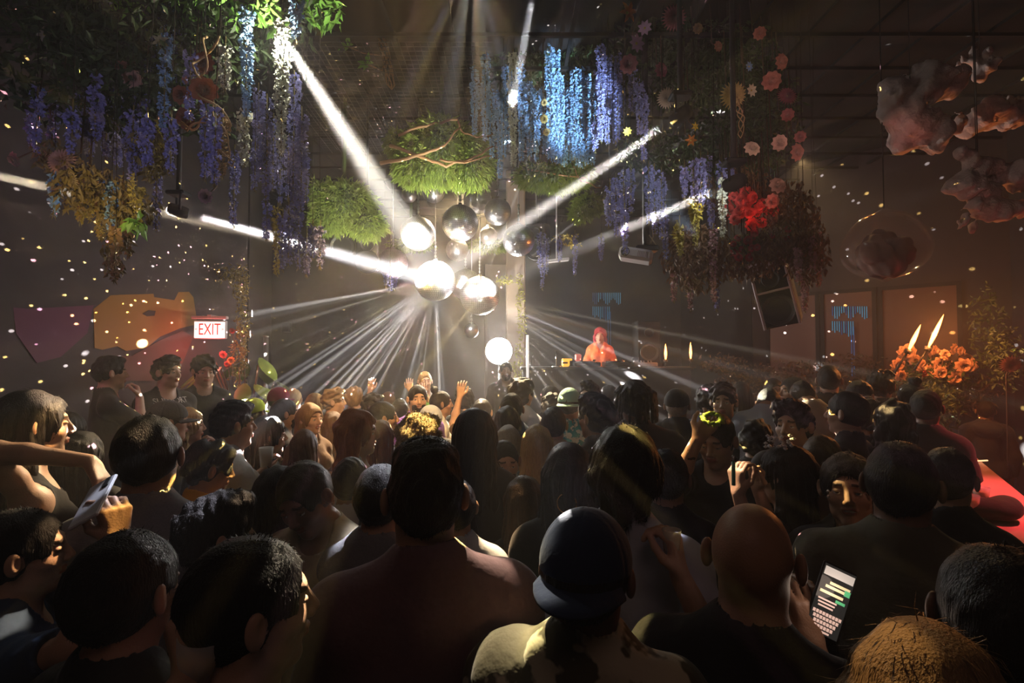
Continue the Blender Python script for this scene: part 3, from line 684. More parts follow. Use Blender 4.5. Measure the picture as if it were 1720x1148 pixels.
slab('wall_right_recess', ((3.5, 10.5), (3.9, 8.2)), 0, Z_TOP, M_BACK)
WR0, WR1 = (3.88, 8.2), (6.1, 6.2)
slab('wall_right', (WR0, WR1), 0, Z_TOP, M_WALL)
slab('wall_right_side', (WR1, (6.5, -1.6)), 0, Z_TOP, M_BACK)
slab('wall_front', ((-6.0, -1.6), (6.6, -1.6)), 0, Z_TOP, M_BACK)
slab('wall_left_side', ((-5.9, -1.6), (-5.9, .9)), 0, Z_TOP, M_BACK)
# lattice under the ceiling that carries the plants
g = MB()
for i in range(22): g.box((-5 + i * .5, 4.9, 4.72), (.03, 10.6, .03))
for i in range(20): g.box((.4, .2 + i * .5, 4.69), (11.2, .03, .03))
tag(g.build('trim_lattice', mat('lattice_black', (.006, .006, .006), .95)), kind='structure')
# the netting under the ceiling above the moss
g = MB(); c = P(680, 110, 5.0)
for i in range(34): g.tube([(-2.2 + i * .06, 4.15, 4.60 + .02 * math.sin(i)), (-2.2 + i * .06, 6.2, 4.50 + .04 * math.sin(i * 1.7))], .003, 4)
for i in range(34): g.tube([(-2.25, 4.15 + i * .06, 4.60 - i * .0028), (-.16, 4.15 + i * .06, 4.60 - i * .0028)], .003, 4)
tag(g.build('ceiling_net', mat('net_cord', (.06, .05, .045), .6)), 'dark cord netting stretched under the ceiling above the moss', 'net')

# ---- painted mural shapes on the left wall
def on_wall(px, py, w0=WL0, w1=WL1, off=.07):
    """where the sight line of a pixel meets a wall"""
    t = (px - 860) / 860; dx, dy = w1[0] - w0[0], w1[1] - w0[1]
    # x = t*y*k ; solve w0 + s*d on the ray
    kx = t / (math.cos(PITCH))
    s = (kx * w0[1] - w0[0]) / (dx - kx * dy); y = w0[1] + s * dy; p = P(px, py, y)
    n = Vector((dy, -dx, 0)).normalized()
    return p + n * off
def patch(name, pix, m, parent, off, w0=WL0, w1=WL1):
    c = [on_wall(x, y, w0, w1, off) for x, y in pix]; n = Vector((w1[1] - w0[1], -(w1[0] - w0[0]), 0)).normalized() * .006
    V = c + [p - n * 1.5 for p in c]; k = len(c); F = [tuple(range(k)), tuple(range(2 * k - 1, k - 1, -1))] + [(i, (i + 1) % k, (i + 1) % k + k, i + k) for i in range(k)]
    g = MB(); g.add(V, F); return g.build(name, m, parent)
mu = empty('wall_mural', (0, 0, 0), label='large painted mural with mustard and plum shapes on the left wall', cat='mural')
patch('mustard_shape', [(152, 585), (150, 520), (185, 492), (215, 486), (246, 470), (252, 500), (286, 505), (300, 478), (318, 500), (325, 545), (296, 552), (262, 566), (240, 584), (205, 590), (190, 582), (165, 588)], mat('mustard_paint', (.27, .13, .015), .7), mu, .070)
patch('plum_shape', [(20, 560), (10, 470), (40, 420), (95, 395), (150, 430), (200, 455), (240, 500), (200, 500), (150, 515), (140, 560), (95, 600), (55, 610)], mat('plum_paint', (.10, .022, .06), .7), mu, .068)
patch('rust_shape', [(165, 640), (160, 600), (215, 598), (262, 572), (300, 556), (318, 566), (300, 610), (250, 640)], mat('rust_paint', (.09, .032, .02), .7), mu, .069)
patch('painted_eye', [(232, 528), (242, 522), (254, 523), (252, 531), (240, 532)], mat('ink_paint', (.03, .015, .01), .7), mu, .076)

# ---- exit sign
EX = P(354, 554, 5.75)
ex = empty('exit_sign', EX, R(8), label='lit white exit sign with red letters hanging by the left wall', cat='sign')
g = MB(); g.box((0, 0, 0), (.335, .05, .205), None, 0, .006); g.build('sign_box', mat('sign_housing', (.5, .46, .45), .4), ex)
g = MB(); g.box((0, -.028, -.004), (.318, .006, .180)); g.build('lit_face', mat('sign_glow', (.9, .8, .75), .4, emit=(1, .74, .68), es=1.5), ex)
g = MB(); g.box((-.01, -.0, .135), (.37, .07, .035), None, 0, .006); g.box((0, .1, .15), (.04, .3, .03)); g.build('bracket', mat('bracket_paint', (.55, .40, .40), .4), ex)
rl = mat('sign_red', (.6, .03, .03), .5, emit=(.8, .10, .08), es=.35)
def glyphs(name, text, parent, M, size, m, sx=1., align='CENTER', depth=.0015):
    cu = bpy.data.curves.new(name, 'FONT'); cu.body = text; cu.size = size; cu.align_x = align; cu.align_y = 'CENTER'; cu.extrude = depth
    t = bpy.data.objects.new('tmp', cu); COL.objects.link(t); bpy.context.view_layer.update()
    me = bpy.data.meshes.new_from_object(t, depsgraph=bpy.context.evaluated_depsgraph_get()); bpy.data.objects.remove(t)
    me.transform(Matrix.Diagonal((sx, 1, 1, 1))); me.transform(M); me.materials.clear(); me.materials.append(m)
    return link(name, me, parent)
glyphs('lettering', 'EXIT', ex, Matrix.Translation((0, -.0325, -.004)) @ Matrix.Rotation(R(90), 4, 'X'), .185, rl, .62)
glyphs('left_arrow', '<', ex, Matrix.Translation((-.138, -.0325, 0)) @ Matrix.Rotation(R(90), 4, 'X'), .05, rl)
glyphs('right_arrow', '>', ex, Matrix.Translation((.138, -.0325, 0)) @ Matrix.Rotation(R(90), 4, 'X'), .05, rl)
point(EX + Vector((.05, -.12, -.22)), 9, (1, .16, .16), .08, 'exit_sign_light')

# ---- small box speaker on the far back wall, metal posts
g = MB(); o = P(482, 550, 10.3); g.box((0, 0, 0), (.16, .12, .2), None, 0, .01); t = g.build('wall_speaker', M_BLK); t.location = o; tag(t, 'small dark box speaker fixed to the far back wall', 'speaker')
g = MB(); p = P(446, 640, 6.6); g.tube([(p.x, p.y, 0), (p.x, p.y, 2.25)], .03, 12); g.lathe([(.10, 0), (.10, .02), (.03, .04)], (p.x, p.y, 0)); g.lathe([(.03, 2.25), (.036, 2.255), (.036, 2.27), (0, 2.28)], (p.x, p.y, 0))
tag(g.build('metal_post', mat('brushed_metal', (.55, .52, .50), .3, metal=.9)), 'slim silver metal post standing beside the big leafy plant', 'post')

# ---- column wrapped in ivy behind the mirror balls
CX = P(866, 560, 8.0)
g = MB(); g.box((CX.x, CX.y, Z_TOP / 2), (.30, .30, Z_TOP), None, 0, .02); tag(g.build('trim_column', mat('column_plaster', (.42, .33, .24), .7, var=.2, vscale=5)), kind='structure')
# ---- pale screen wall lit by the strobe
g = MB(); a = P(840, 560, 8.3); g.box((a.x, a.y, 1.8), (.50, .08, 3.4), None, 0, .01); g.box((a.x - .22, a.y - .05, 1.8), (.04, .04, 3.4)); g.box((a.x + .22, a.y - .05, 1.8), (.04, .04, 3.4))
tag(g.build('trim_panel', mat('pale_plaster', (.22, .18, .15), .8)), kind='structure')
ST = P(838, 590, 7.55)
sb = empty('strobe_light', ST, 0, label='glaring white strobe lamp on a stand before the column', cat='lamp')
g = MB(); g.lathe([(0, -.05), (.17, -.05), (.192, .0), (.192, .02), (.190, .02)], (0, 0, 0), 24, Matrix.Rotation(R(90), 3, 'X')); g.build('housing', M_BLK, sb)
g = MB(); g.lathe([(0, .0), (.12, .002), (.194, .008)], (0, -.040, 0), 24, Matrix.Rotation(R(90), 3, 'X')); g.build('lens', mat('strobe_glow', (1, 1, 1), .3, emit=(1, .96, .90), es=60), sb)
g = MB(); g.tube([(0, .03, -.09), (0, .03, -ST.z + .02)], .018, 10)
for k in range(3): a = TAU * k / 3; g.tube([(0, .03, -ST.z + .5), (.35 * math.cos(a), .03 + .35 * math.sin(a), -ST.z + .015)], .012, 6)
g.build('stand', M_BLK, sb)

# ---- stage and booth
g = MB(); g.box((1.55, 8.45, .40), (3.9, 2.9, .80), None, 0, .02); tag(g.build('floor_stage', mat('stage_black', (.02, .02, .022), .6)), kind='structure')
bt = P(1000, 617, 7.0); BZ = bt.z
bo = empty('booth', (1.30, 7.05, 0), label='long black disc jockey booth with flat front at the back', cat='booth')
g = MB(); g.box((0, 0, .80 + (BZ - .84) / 2), (2.3, .06, BZ - .84)); g.box((-1.12, .28, .8 + (BZ - .84) / 2), (.05, .56, BZ - .84)); g.box((1.12, .28, .8 + (BZ - .84) / 2), (.05, .56, BZ - .84)); g.build('front_panel', mat('booth_black', (.022, .02, .021), .5), bo)
g = MB(); g.box((0, .28, BZ - .02), (2.36, .66, .04), None, 0, .008); g.build('worktop', mat('booth_top', (.03, .03, .032), .4), bo)
def booth_item(px, name, label, cat, build, dy=.3):
    p = P(px, 617, 7.05 + dy); e = empty(name, (p.x, 7.05 + dy, BZ + .001), label=label, cat=cat); build(e); return e
def turntable(e):
    g = MB(); g.box((0, 0, .035), (.36, .32, .06), None, 0, .01); g.build('deck', M_BLK, e)
    g = MB(); g.lathe([(0, .078), (.13, .078), (.135, .066)], (-.03, 0, 0), 28); g.build('platter', M_CHROME, e)
    g = MB(); g.tube([(.13, .11, .09), (.13, -.02, .09), (.08, -.08, .082)], .006, 6); g.lathe([(.02, .065), (.02, .10), (0, .10)], (.13, .11, 0), 10); g.build('tonearm', M_CHROME, e)
booth_item(1035, 'turntable', 'black turntable with silver platter right of the performer', 'turntable', turntable)
booth_item(985, 'turntable', 'black turntable on the booth in front of the performer', 'turntable', turntable)
def lampy(e):
    g = MB(); g.box((0, 0, .055), (.11, .09, .11), None, 0, .02); g.box((.02, -.0, .10), (.14, .10, .03), None, 0, .01); g.build('lamp_body', mat('amber_glow', (.9, .45, .05), .4, emit=(1, .50, .06), es=1.1), e)
    g = MB(); g.box((-.01, -.047, .055), (.07, .012, .025)); g.build('slot', M_BLKM, e)
booth_item(950, 'desk_lamp', 'small glowing amber lamp on the booth worktop', 'lamp', lampy, .2)
def lampr(e):
    g = MB(); g.box((0, 0, .13), (.09, .06, .10), None, 0, .015); g.box((0, 0, .04), (.05, .05, .08)); g.build('lamp_body', mat('dull_red_glow', (.6, .12, .08), .4, emit=(1, .20, .14), es=.35), e)
booth_item(971, 'desk_lamp', 'dim red boxy lamp just left of the performer', 'lamp', lampr, .35)
def micst(e):
    g = MB(); g.tube([(0, 0, 0), (0, 0, .22)], .008, 8); g.lathe([(.07, 0), (.07, .012), (0, .016)], (0, 0, 0)); g.build('stand', M_CHROME, e)
booth_item(934, 'desk_stand', 'tiny chrome table stand at the left end of booth', 'stand', micst, .15)
# tall microphone-like tube light left of the booth
t = P(886, 580, 7.0); g = MB(); g.tube([(t.x, 7.0, 1.66), (t.x, 7.0, 2.30)], .018, 12); g.build('light_tube', mat('tube_glow', (.9, .9, .9), .4, emit=(1, .95, .9), es=.8), None)
o = bpy.data.objects['light_tube']; o.name = 'tube'
tl = empty('tube_light', (0, 0, 0), label='slim upright white light tube at the left end of the booth', cat='lamp'); o.parent = tl
g = MB(); g.tube([(t.x, 7.0, 0.0), (t.x, 7.0, 1.66)], .012, 8); g.lathe([(.14, 0), (.14, .02), (.02, .03)], (t.x, 7.0, 0)); g.build('stand', M_BLK, tl)
# monitors on the stage
def cab(name, label, loc, size, rot, cat='speaker', drivers=((0, -.25, .13), (0, .22, .07)), trim=False):
    e = empty(name, loc, 0, label=label, cat=cat); e.rotation_euler = rot
    w, dp, h = size
    g = MB(); g.box((0, 0, 0), (w, dp, h), None, 0, .015); g.build('cabinet', M_BLKM, e)
    for x, z, r in drivers:
        g = MB(); g.lathe([(r, .012), (r * 1.06, .006), (r * 1.06, 0), (r * .9, .0), (r * .78, -.012), (r * .3, -.04), (r * .28, -.03), (0, -.022)], (x * w, -dp / 2 - .012, z * h), 24, Matrix.Rotation(R(90), 3, 'X')); g.build('driver', M_BLK, e)
    if trim:
        g = MB(); y = -dp / 2 - .02
        for c, s_ in (((-w / 2 + .012, y, 0), (.022, .03, h)), ((w / 2 - .012, y, 0), (.022, .03, h)), ((0, y, h / 2 - .035), (w, .05, .07)), ((0, y, h * .04), (w, .03, .018))): g.box(c, s_, None, 0, .004)
        g.build('frame', mat('pink_white_trim', (.60, .45, .45), .4), e)
    return e
cab('stage_monitor', 'tall black speaker cabinet standing on stage right of the performer', P(1085, 575, 7.7) + Vector((0, 0, 0)), (.34, .34, .62), (0, 0, 0))
q = P(1085, 603, 7.7); g = MB(); g.box((q.x, 7.7, (.8 + q.z - .06) / 2), (.40, .40, q.z - .06 - .8), None, 0, .01); tag(g.build('speaker_plinth', M_BLKM), 'black box plinth under the stage speaker cabinet', 'plinth')
pm = P(1085, 608, 7.2); g = MB(); g.box((0, 0, .03), (.34, .28, .06), None, 0, .01)
for i in range(6): g.lathe([(.012, .06), (.010, .085), (0, .086)], (-.13 + i * .05, .04 * (i % 2), 0), 8)
o = g.build('mixer', mat('mixer_grey', (.18, .17, .17), .35)); o.location = (pm.x, 7.35, BZ); tag(o, 'small grey mixer with knobs at the right booth end', 'mixer')

# ---- hung speakers, projector and stage lamps
def pole(name_parent, p, z=Z_TOP, r=.016, m=None, dx=0, dy=0):
    g = MB(); g.tube([(dx, dy, 0), (dx, dy, z - p.z)], r, 10); g.build('pole', m or M_BLK, name_parent)
p = P(1303, 490, 4.6)
sp = cab('hanging_speaker', 'large tilted black speaker with pale pink frame hanging on the right', p, (.30, .34, .60), (R(12), R(-11), R(-34)), trim=True)
cab_h = empty('speaker_bracket', p, 0, label='black pole bracket holding the large tilted speaker', cat='bracket')
g = MB(); g.tube([(0.02, .05, .31), (0.0, .05, Z_TOP - p.z)], .018, 10); g.box((0.02, .05, .32), (.2, .1, .03)); g.build('bracket_pole', M_BLK, cab_h)
for px, py, d, lab in ((577, 400, 5.9, 'black speaker hanging under the moss left of the mirror balls'), (618, 425, 5.9, 'smaller dark speaker hanging behind the leftmost hung speaker'), (905, 405, 6.4, 'round fronted black speaker hanging right of the mirror balls')):
    p = P(px, py, d); sp = cab('hanging_speaker', lab, p, (.24, .26, .42), (R(10), 0, R(12 if px < 700 else -20))); g = MB(); g.tube([(0, 0, .21), (0, 0, (Z_TOP - p.z) * .985)], .014, 8); g.build('pole', M_BLK, sp)
p = P(1068, 430, 4.5); pj = empty('projector', p, R(-14), label='white ceiling projector tilted on a black pole bracket', cat='projector')
pj.rotation_euler = (0, R(12), R(-14))
g = MB(); g.box((0, 0, 0), (.29, .24, .10), None, 0, .022); g.box((.02, -.125, .0), (.20, .01, .06), None, 0, .004); g.build('casing', M_WHT, pj)
g = MB(); g.lathe([(0, .0), (.03, .0), (.038, .012), (.038, -.02)], (-.09, -.128, 0), 16, Matrix.Rotation(R(90), 3, 'X')); g.build('lens', M_BLK, pj)
for k in range(7): pass
g = MB()
for k in range(7): g.box((.02 + k * .013, -.131, .0), (.006, .004, .05))
g.build('vent_grille', mat('grille_pink', (.35, .26, .27), .5), pj)
pb = empty('projector_mount', P(1085, 400, 4.5), 0, label='black pole and clamp above the white projector', cat='bracket')
g = MB(); g.tube([(0, 0, -.10), (0, 0, Z_TOP - pb.location.z)], .030, 12); g.box((0, 0, -.10), (.20, .14, .05), None, 0, .01); g.build('mount_pole', M_BLK, pb)
g = MB(); g.tube([(.02, -.03, .35), (.05, -.05, .0), (.03, -.04, -.06)], .005, 6); g.tube([(.02, -.03, .02), (.09, -.04, -.09)], .005, 6); g.build('cable', mat('cable_tan', (.4, .33, .22), .5), pb)
def moving_head(p, target, label, i):
    e = empty('moving_head', p, 0, label=label, cat='stage light'); d = (Vector(target) - p).normalized()
    q = Vector((0, 0, 1)).rotation_difference(d).to_matrix(); c = Vector((0, 0, 0)) - d * .13
    c = Vector((0, 0, 0)) - d * .085; g = MB(); g.lathe([(0, -.08), (.035, -.08), (.050, -.06), (.054, .0), (.046, .06), (.042, .070), (.038, .070), (.036, .060)], c, 22, q); g.build('lamp_head', M_BLKM, e)
    g = MB(); g.lathe([(0, .064), (.036, .064)], c, 22, q); g.build('lens', mat('lens_glow', (1, 1, 1), .2, emit=(.9, .95, 1), es=90), e)
    g = MB(); sd = d.cross(Vector((0, 0, 1))).normalized()
    for s_ in (-1, 1): g.tube([c + sd * .065 * s_, c + sd * .07 * s_ + Vector((0, 0, .13))], .010, 8)
    g.box(c + Vector((0, 0, .145)), (.15, .13, .035), None, 0, .010); g.tube([c + Vector((0, 0, .16)), c + Vector((0, 0, Z_TOP - p.z))], .02, 8); g.build('yoke', M_BLKM, e)
hl = ['moving head lamp sending the beam from the left wall side', 'moving head lamp beyond the left edge throwing a warm beam', 'glaring moving head lamp among the white flowers upper left', 'moving head lamp above the blue wisteria aiming straight down', 'moving head lamp beaming from the right flowers, upper one', 'moving head lamp beaming from the right flowers, lower one']
for i, (a, b, *_r) in enumerate(HEADS):
    if i in (1, 3): continue
    moving_head(a - (b - a).normalized() * .03, b, hl[i], i)
g = MB()
p = P(935, 438, 6.2); g.box((0, 0, 0), (.30, .10, .03), Matrix.Rotation(R(-6), 3, 'Y'), 0, .006); g.tube([(0, 0, .01), (0, 0, Z_TOP - p.z)], .008, 6); o = g.build('light_bar', M_WHT); o.location = p; tag(o, 'short white light bar hanging right of the mirror balls', 'stage light')

# ---- mirror balls
M_MIR = mat('mirror_tile', (.92, .92, .94), .30, metal=1); M_GROUT = mat('mirror_grout', (.25, .25, .26), .5)
def ball_meshes(seed, nrow=30):
    r = np.random.RandomState(seed); V = []; F = []
    for i in range(nrow):
        a0 = math.pi * i / nrow - math.pi / 2; a1 = a0 + math.pi / nrow; am = (a0 + a1) / 2
        n = max(4, int(round(2 * nrow * math.cos(am))))
        for k in range(n):
            b0 = TAU * k / n; b1 = TAU * (k + 1) / n; bm = (b0 + b1) / 2; cen = np.array([math.cos(am) * math.cos(bm), math.cos(am) * math.sin(bm), math.sin(am)])
            tlt = r.normal(size=3) * .018; o = len(V)
            for a, b in ((a0, b0), (a0, b1), (a1, b1), (a1, b0)):
                v = np.array([math.cos(a) * math.cos(b), math.cos(a) * math.sin(b), math.sin(a)]); v = cen + (v - cen) * .90
                v = v + cen * float((v - cen) @ tlt) * 1.2; V.append(v * 1.0)
            F.append((o, o + 1, o + 2, o + 3))
    return V, F
BM = []
for sd in (1, 2):
    V, F = ball_meshes(sd, 30); me = mesh_np('mirror_tiles', np.array(V), np.array(F), M_MIR, smooth=False); BM.append(me)
gb = MB(); gb.lathe([(.99 * math.sin(math.pi * i / 16), -.99 * math.cos(math.pi * i / 16)) for i in range(17)], (0, 0, 0), 24)
core0 = gb.build('core', M_GROUT); CORE = core0.data; bpy.data.objects.remove(core0)
BALLS = [  # px, py, diameter px, depth, label
    (731, 472, 68, 6.0, 'brightest large mirror ball, white with glare, hit by the left beam'),
    (806, 497, 66, 6.15, 'large mirror ball low right of the glaring one, dark patch on its right'),
    (782, 478, 52, 6.75, 'mirror ball lost in white glare between the two lowest big ones'),
    (702, 393, 58, 5.8, 'mirror ball high left of the glaring ball, chrome grey'),
    (773, 375, 62, 5.9, 'large grey mirror ball hanging centred above the glaring balls'),
    (871, 404, 54, 5.7, 'rightmost mirror ball of the cluster, with a dark spot below'),
    (660, 443, 50, 6.1, 'leftmost mirror ball of the cluster, beside the beam'),
    (768, 420, 38, 6.5, 'small pale mirror ball under the large grey centred one'),
    (802, 336, 48, 6.2, 'mirror ball close under the moss, right of centre'),
    (836, 356, 46, 6.0, 'shiny mirror ball right of the one close under the moss'),
    (728, 322, 38, 6.2, 'small mirror ball tucked under the moss edge, centre left'),
    (687, 328, 26, 6.3, 'smallest mirror ball tucked at the left moss edge'),
    (792, 556, 24, 6.6, 'tiny mirror ball hanging lowest, under the glare'),
    (820, 396, 30, 6.4, 'small mirror ball between the rightmost ball and the centred one'),
]
M_CHAIN = mat('chain_steel', (.5, .5, .5), .3, metal=1)
for i, (px, py, dm, d, lb) in enumerate(BALLS):
    c = P(px, py, d); r = dm * d / 860 / 2; e = empty('mirror_ball', c, R(37 * i), label=lb, cat='mirror ball', group='mirror balls under the moss')
    o = link('mirror_tiles', BM[i % 2], e); o.scale = (r, r, r); o.rotation_euler = (R(3 * (i % 5)), R(2 * (i % 3)), 0)
    o = link('core', CORE, e); o.scale = (r, r, r)
    g = MB(); g.lathe([(.0, r + .02), (.02, r + .02), (.03, r - .006)], (0, 0, 0), 14); zz = r + .02; top = Z_TOP - c.z
    g.tube([(0, 0, zz), (0, 0, top)], .004, 5)
    for k in range(5): g.lathe([(.011, zz + .02 + k * .04), (.014, zz + .035 + k * .04), (.011, zz + .05 + k * .04)], (0, 0, 0), 8)
    g.build('chain', M_CHAIN, e)

# ---- window wall on the right
def wr_frame(x0, x1, y0, y1, name, m, off=.08, th=.02):
    a, b = on_wall(x0, y0, WR0, WR1, off), on_wall(x1, y0, WR0, WR1, off); return a, b
PANES = [(1292, 1375), (1383, 1470), (1480, 1612)]
M_PANE = mat('smoked_glass', (.13, .055, .035), .42, spec=.5)
nW = Vector((WR1[1] - WR0[1], -(WR1[0] - WR0[0]), 0)).normalized()
for i, (xa, xb) in enumerate(PANES):
    w = empty('window_%d' % (i + 1)); w['kind'] = 'structure'
    A, B = on_wall(xa, 520, WR0, WR1, .075), on_wall(xb, 520, WR0, WR1, .075); z1, z0 = 2.92, 1.25
    d = (B - A); d.z = 0; L_ = d.length; rot = Matrix.Rotation(math.atan2(d.y, d.x), 3, 'Z'); c = (A + B) / 2
    g = MB(); g.box((c.x, c.y, (z0 + z1) / 2), (L_, .012, z1 - z0), rot); g.build('pane', M_PANE, w)
    g = MB()
    for q in (A, B): g.box((q.x, q.y, (z0 + z1) / 2), (.05, .06, z1 - z0 + .08), rot)
    g.box((c.x, c.y, z1 + .02), (L_ + .05, .06, .05), rot); g.box((c.x, c.y, z0 - .02), (L_ + .05, .06, .05), rot); g.build('window_frame', M_BLKM, w)
# blue light curtain and its imitated reflection
def string_curtain(px0, px1, py0, py1, d, label, n=16, shape=None, wall=None):
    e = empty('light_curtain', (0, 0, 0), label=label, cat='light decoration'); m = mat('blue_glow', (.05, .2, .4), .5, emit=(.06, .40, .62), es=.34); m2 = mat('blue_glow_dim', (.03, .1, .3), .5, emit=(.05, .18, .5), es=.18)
    g = MB(); h = MB(); lr_ = random.Random(int(px0))
    for k in range(n):
        px = px0 + (px1 - px0) * k / (n - 1); t = k / (n - 1)
        segs = [(py0 + 8 * math.sin(t * 3) * 0, py0 + (py1 - py0) * (.28 + .1 * math.sin(k)))]
        if t < .62: segs.append((py0 + (py1 - py0) * .44, py0 + (py1 - py0) * (.72 + .28 * t + .05 * math.sin(k * 2))))
        for a, b in segs:
            if wall: A, B = on_wall(px, a, *wall, .12), on_wall(px, b, *wall, .12); B.x, B.y = A.x, A.y
            else: A, B = P(px, a, d), P(px, b, d)
            (g if lr_.random() < .7 else h).tube([A, B], .006, 5)
    px = px0 + (px1 - px0) * .55
    for w_ in (0, 4):
        A, B = (on_wall(px + w_, py0 + (py1 - py0) * .6, *wall, .12), on_wall(px + w_, py1 + 60, *wall, .12)) if wall else (P(px + w_, py0 + (py1 - py0) * .6, d), P(px + w_, py1 + 60, d))
        B.x, B.y = A.x, A.y; h.tube([A, B], .006, 5)
    g.build('bright_strings', m, e); h.build('dim_strings', m2, e)
string_curtain(996, 1042, 492, 545, 10.40, 'blue glowing string lights in a comma shape behind the performer', 16)
string_curtain(1401, 1458, 516, 572, 7.5, 'blue glowing string lights in a comma shape on the right window', 16, wall=(WR0, WR1))  # glowing strings added in place of the curtain's mirror image in the panes
# flame lamps
for px, py, d, h, lab, pw in ((1536, 568, 5.1, .15, 'leaning orange flame lamp, left of the pair by the window', 12), (1572, 557, 5.05, .19, 'leaning orange flame lamp, right of the pair by the window', 45),
                       (1118, 592, 7.2, .12, 'small upright orange flame lamp right of the booth', 5), (1160, 590, 7.4, .13, 'small upright orange flame lamp, farther right of the booth', 3)):
    p = P(px, py, d); lean_ = .45 if px > 1300 else 0
    e = empty('flame_lamp', p, 0, label=lab, cat='lamp'); e.rotation_euler = (0, R(26 if px > 1300 else 0), 0)
    g = MB(); g.lathe([(0.004, -h), (.013, -h * .7), (.020, -h * .2), (.014, h * .4), (.006, h * .8), (0, h)], (0, 0, 0), 10); g.build('flame', mat('flame_glow', (1, .4, .1), .4, emit=(1, .34, .07), es=9), e)
    g = MB(); g.tube([(0, 0, -h), (-.02, .02, -h - .25)], .010, 6); g.lathe([(.028, -h - .02), (.034, -h + .015), (.012, -h + .02)], (0, 0, 0), 10); g.build('holder', M_BLK, e)
    g = MB(); q = Vector((0, 0, 0)); g.tube([(-.02, .02, -h - .22), (-.02, .02, -p.z * (1.1 if lean_ else .995))], .010, 6); 
    if not lean_: g.build('stem', M_BLK, e)
    point(p + Vector((-.03, -.08, .02)), pw, (1, .30, .07), .04, 'flame_light')
# ---- bar counter on the right
e = empty('bar_counter', (0, 0, 0), label='long bar counter under red light at the right edge', cat='counter')
u = Vector((-.553, -.833, 0)); v = Vector((-.833, .553, 0)); a0 = Vector((4.55, 5.15, 0)); L_ = 3.6
c = a0 + u * L_ / 2 + v * .45; rot = Matrix.Rotation(math.atan2(u.y, u.x), 3, 'Z')
g = MB(); g.box((c.x, c.y, 1.03), (L_, .95, .05), rot, 0, .012); g.build('counter_top', mat('bar_top_pink', (.62, .30, .28), .28, var=.25, vscale=6, spec=.6), e)
g = MB(); g.box((c.x, c.y, .5), (L_ - .1, .78, 1.0), rot); g.build('counter_base', M_BLKM, e)

# ------------------------------------------------------------------ plants
def kites(P0, D, Nn, L, W, fold=.25, mid=.45):
    """n leaves or petals: two triangles folded along the rib"""
    n = len(P0); D = D / (np.linalg.norm(D, axis=1)[:, None] + 1e-9); Sd = np.cross(D, Nn); Sd /= np.linalg.norm(Sd, axis=1)[:, None] + 1e-9; U = np.cross(Sd, D)
    L = np.broadcast_to(np.asarray(L, float), (n,))[:, None]; W_ = np.broadcast_to(np.asarray(W, float), (n,))[:, None]
    a = P0; b = P0 + D * L * mid + Sd * W_ / 2 + U * W_ * fold; c = P0 + D * L - U * L * .08; d = P0 + D * L * mid - Sd * W_ / 2 + U * W_ * fold
    V = np.stack([a, b, c, d], 1).reshape(-1, 3); i = np.arange(n) * 4
    F = np.concatenate([np.stack([i, i + 1, i + 2], 1), np.stack([i, i + 2, i + 3], 1)])
    return V, F
def rdir(r, n): d = r.normal(size=(n, 3)); return d / np.linalg.norm(d, axis=1)[:, None]
def petalm(k, c, **kw): return mat('petal_' + k, c, .6, spec=.25, sheen=.2, **kw)
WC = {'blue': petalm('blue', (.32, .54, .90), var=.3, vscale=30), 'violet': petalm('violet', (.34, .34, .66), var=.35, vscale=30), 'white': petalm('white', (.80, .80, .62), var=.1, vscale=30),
      'pink': petalm('pink', (.62, .34, .34), var=.3, vscale=30), 'gold': petalm('gold', (.62, .50, .10), var=.3, vscale=30), 'amber': petalm('amber', (.42, .26, .10), var=.4, vscale=30)}
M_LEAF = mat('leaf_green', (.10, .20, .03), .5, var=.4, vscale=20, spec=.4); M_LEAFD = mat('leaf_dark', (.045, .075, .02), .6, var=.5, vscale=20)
M_DRY = mat('leaf_dry', (.24, .18, .055), .6, var=.5, vscale=20); M_STEM = mat('stem_brown', (.10, .06, .03), .7); M_MOSS = mat('moss_green', (.04, .075, .012), .7, col2=(.30, .40, .06), vscale=16)
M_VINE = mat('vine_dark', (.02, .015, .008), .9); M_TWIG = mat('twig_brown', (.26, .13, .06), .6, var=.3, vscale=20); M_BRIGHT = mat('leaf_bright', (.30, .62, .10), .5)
_wm = {}
def wist_mesh(col, var, fine):
    key = (col, var, fine)
    if key in _wm: return _wm[key]
    r = np.random.RandomState(hash(key) % 1000 if False else (sum(map(ord, col)) + var * 7 + fine)); n = 300 if fine else 200
    t = np.sort(r.uniform(0, 1, n) ** .9); th = np.arange(n) * 2.4 + r.normal(size=n) * .3
    R_ = (1 - t ** 2.2 * .82) * (.72 + .28 * np.sin(t * 19 + var)) * .5                      # unit width 1, unit length 1
    base = np.stack([np.cos(th) * R_ * .55 + .06 * np.sin(t * 5 + var), np.sin(th) * R_ * .55, -t], 1)
    out = np.stack([np.cos(th), np.sin(th), np.zeros(n)], 1)
    return _wm.setdefault(key, (base, out, R_, t, r))
_wd = {}
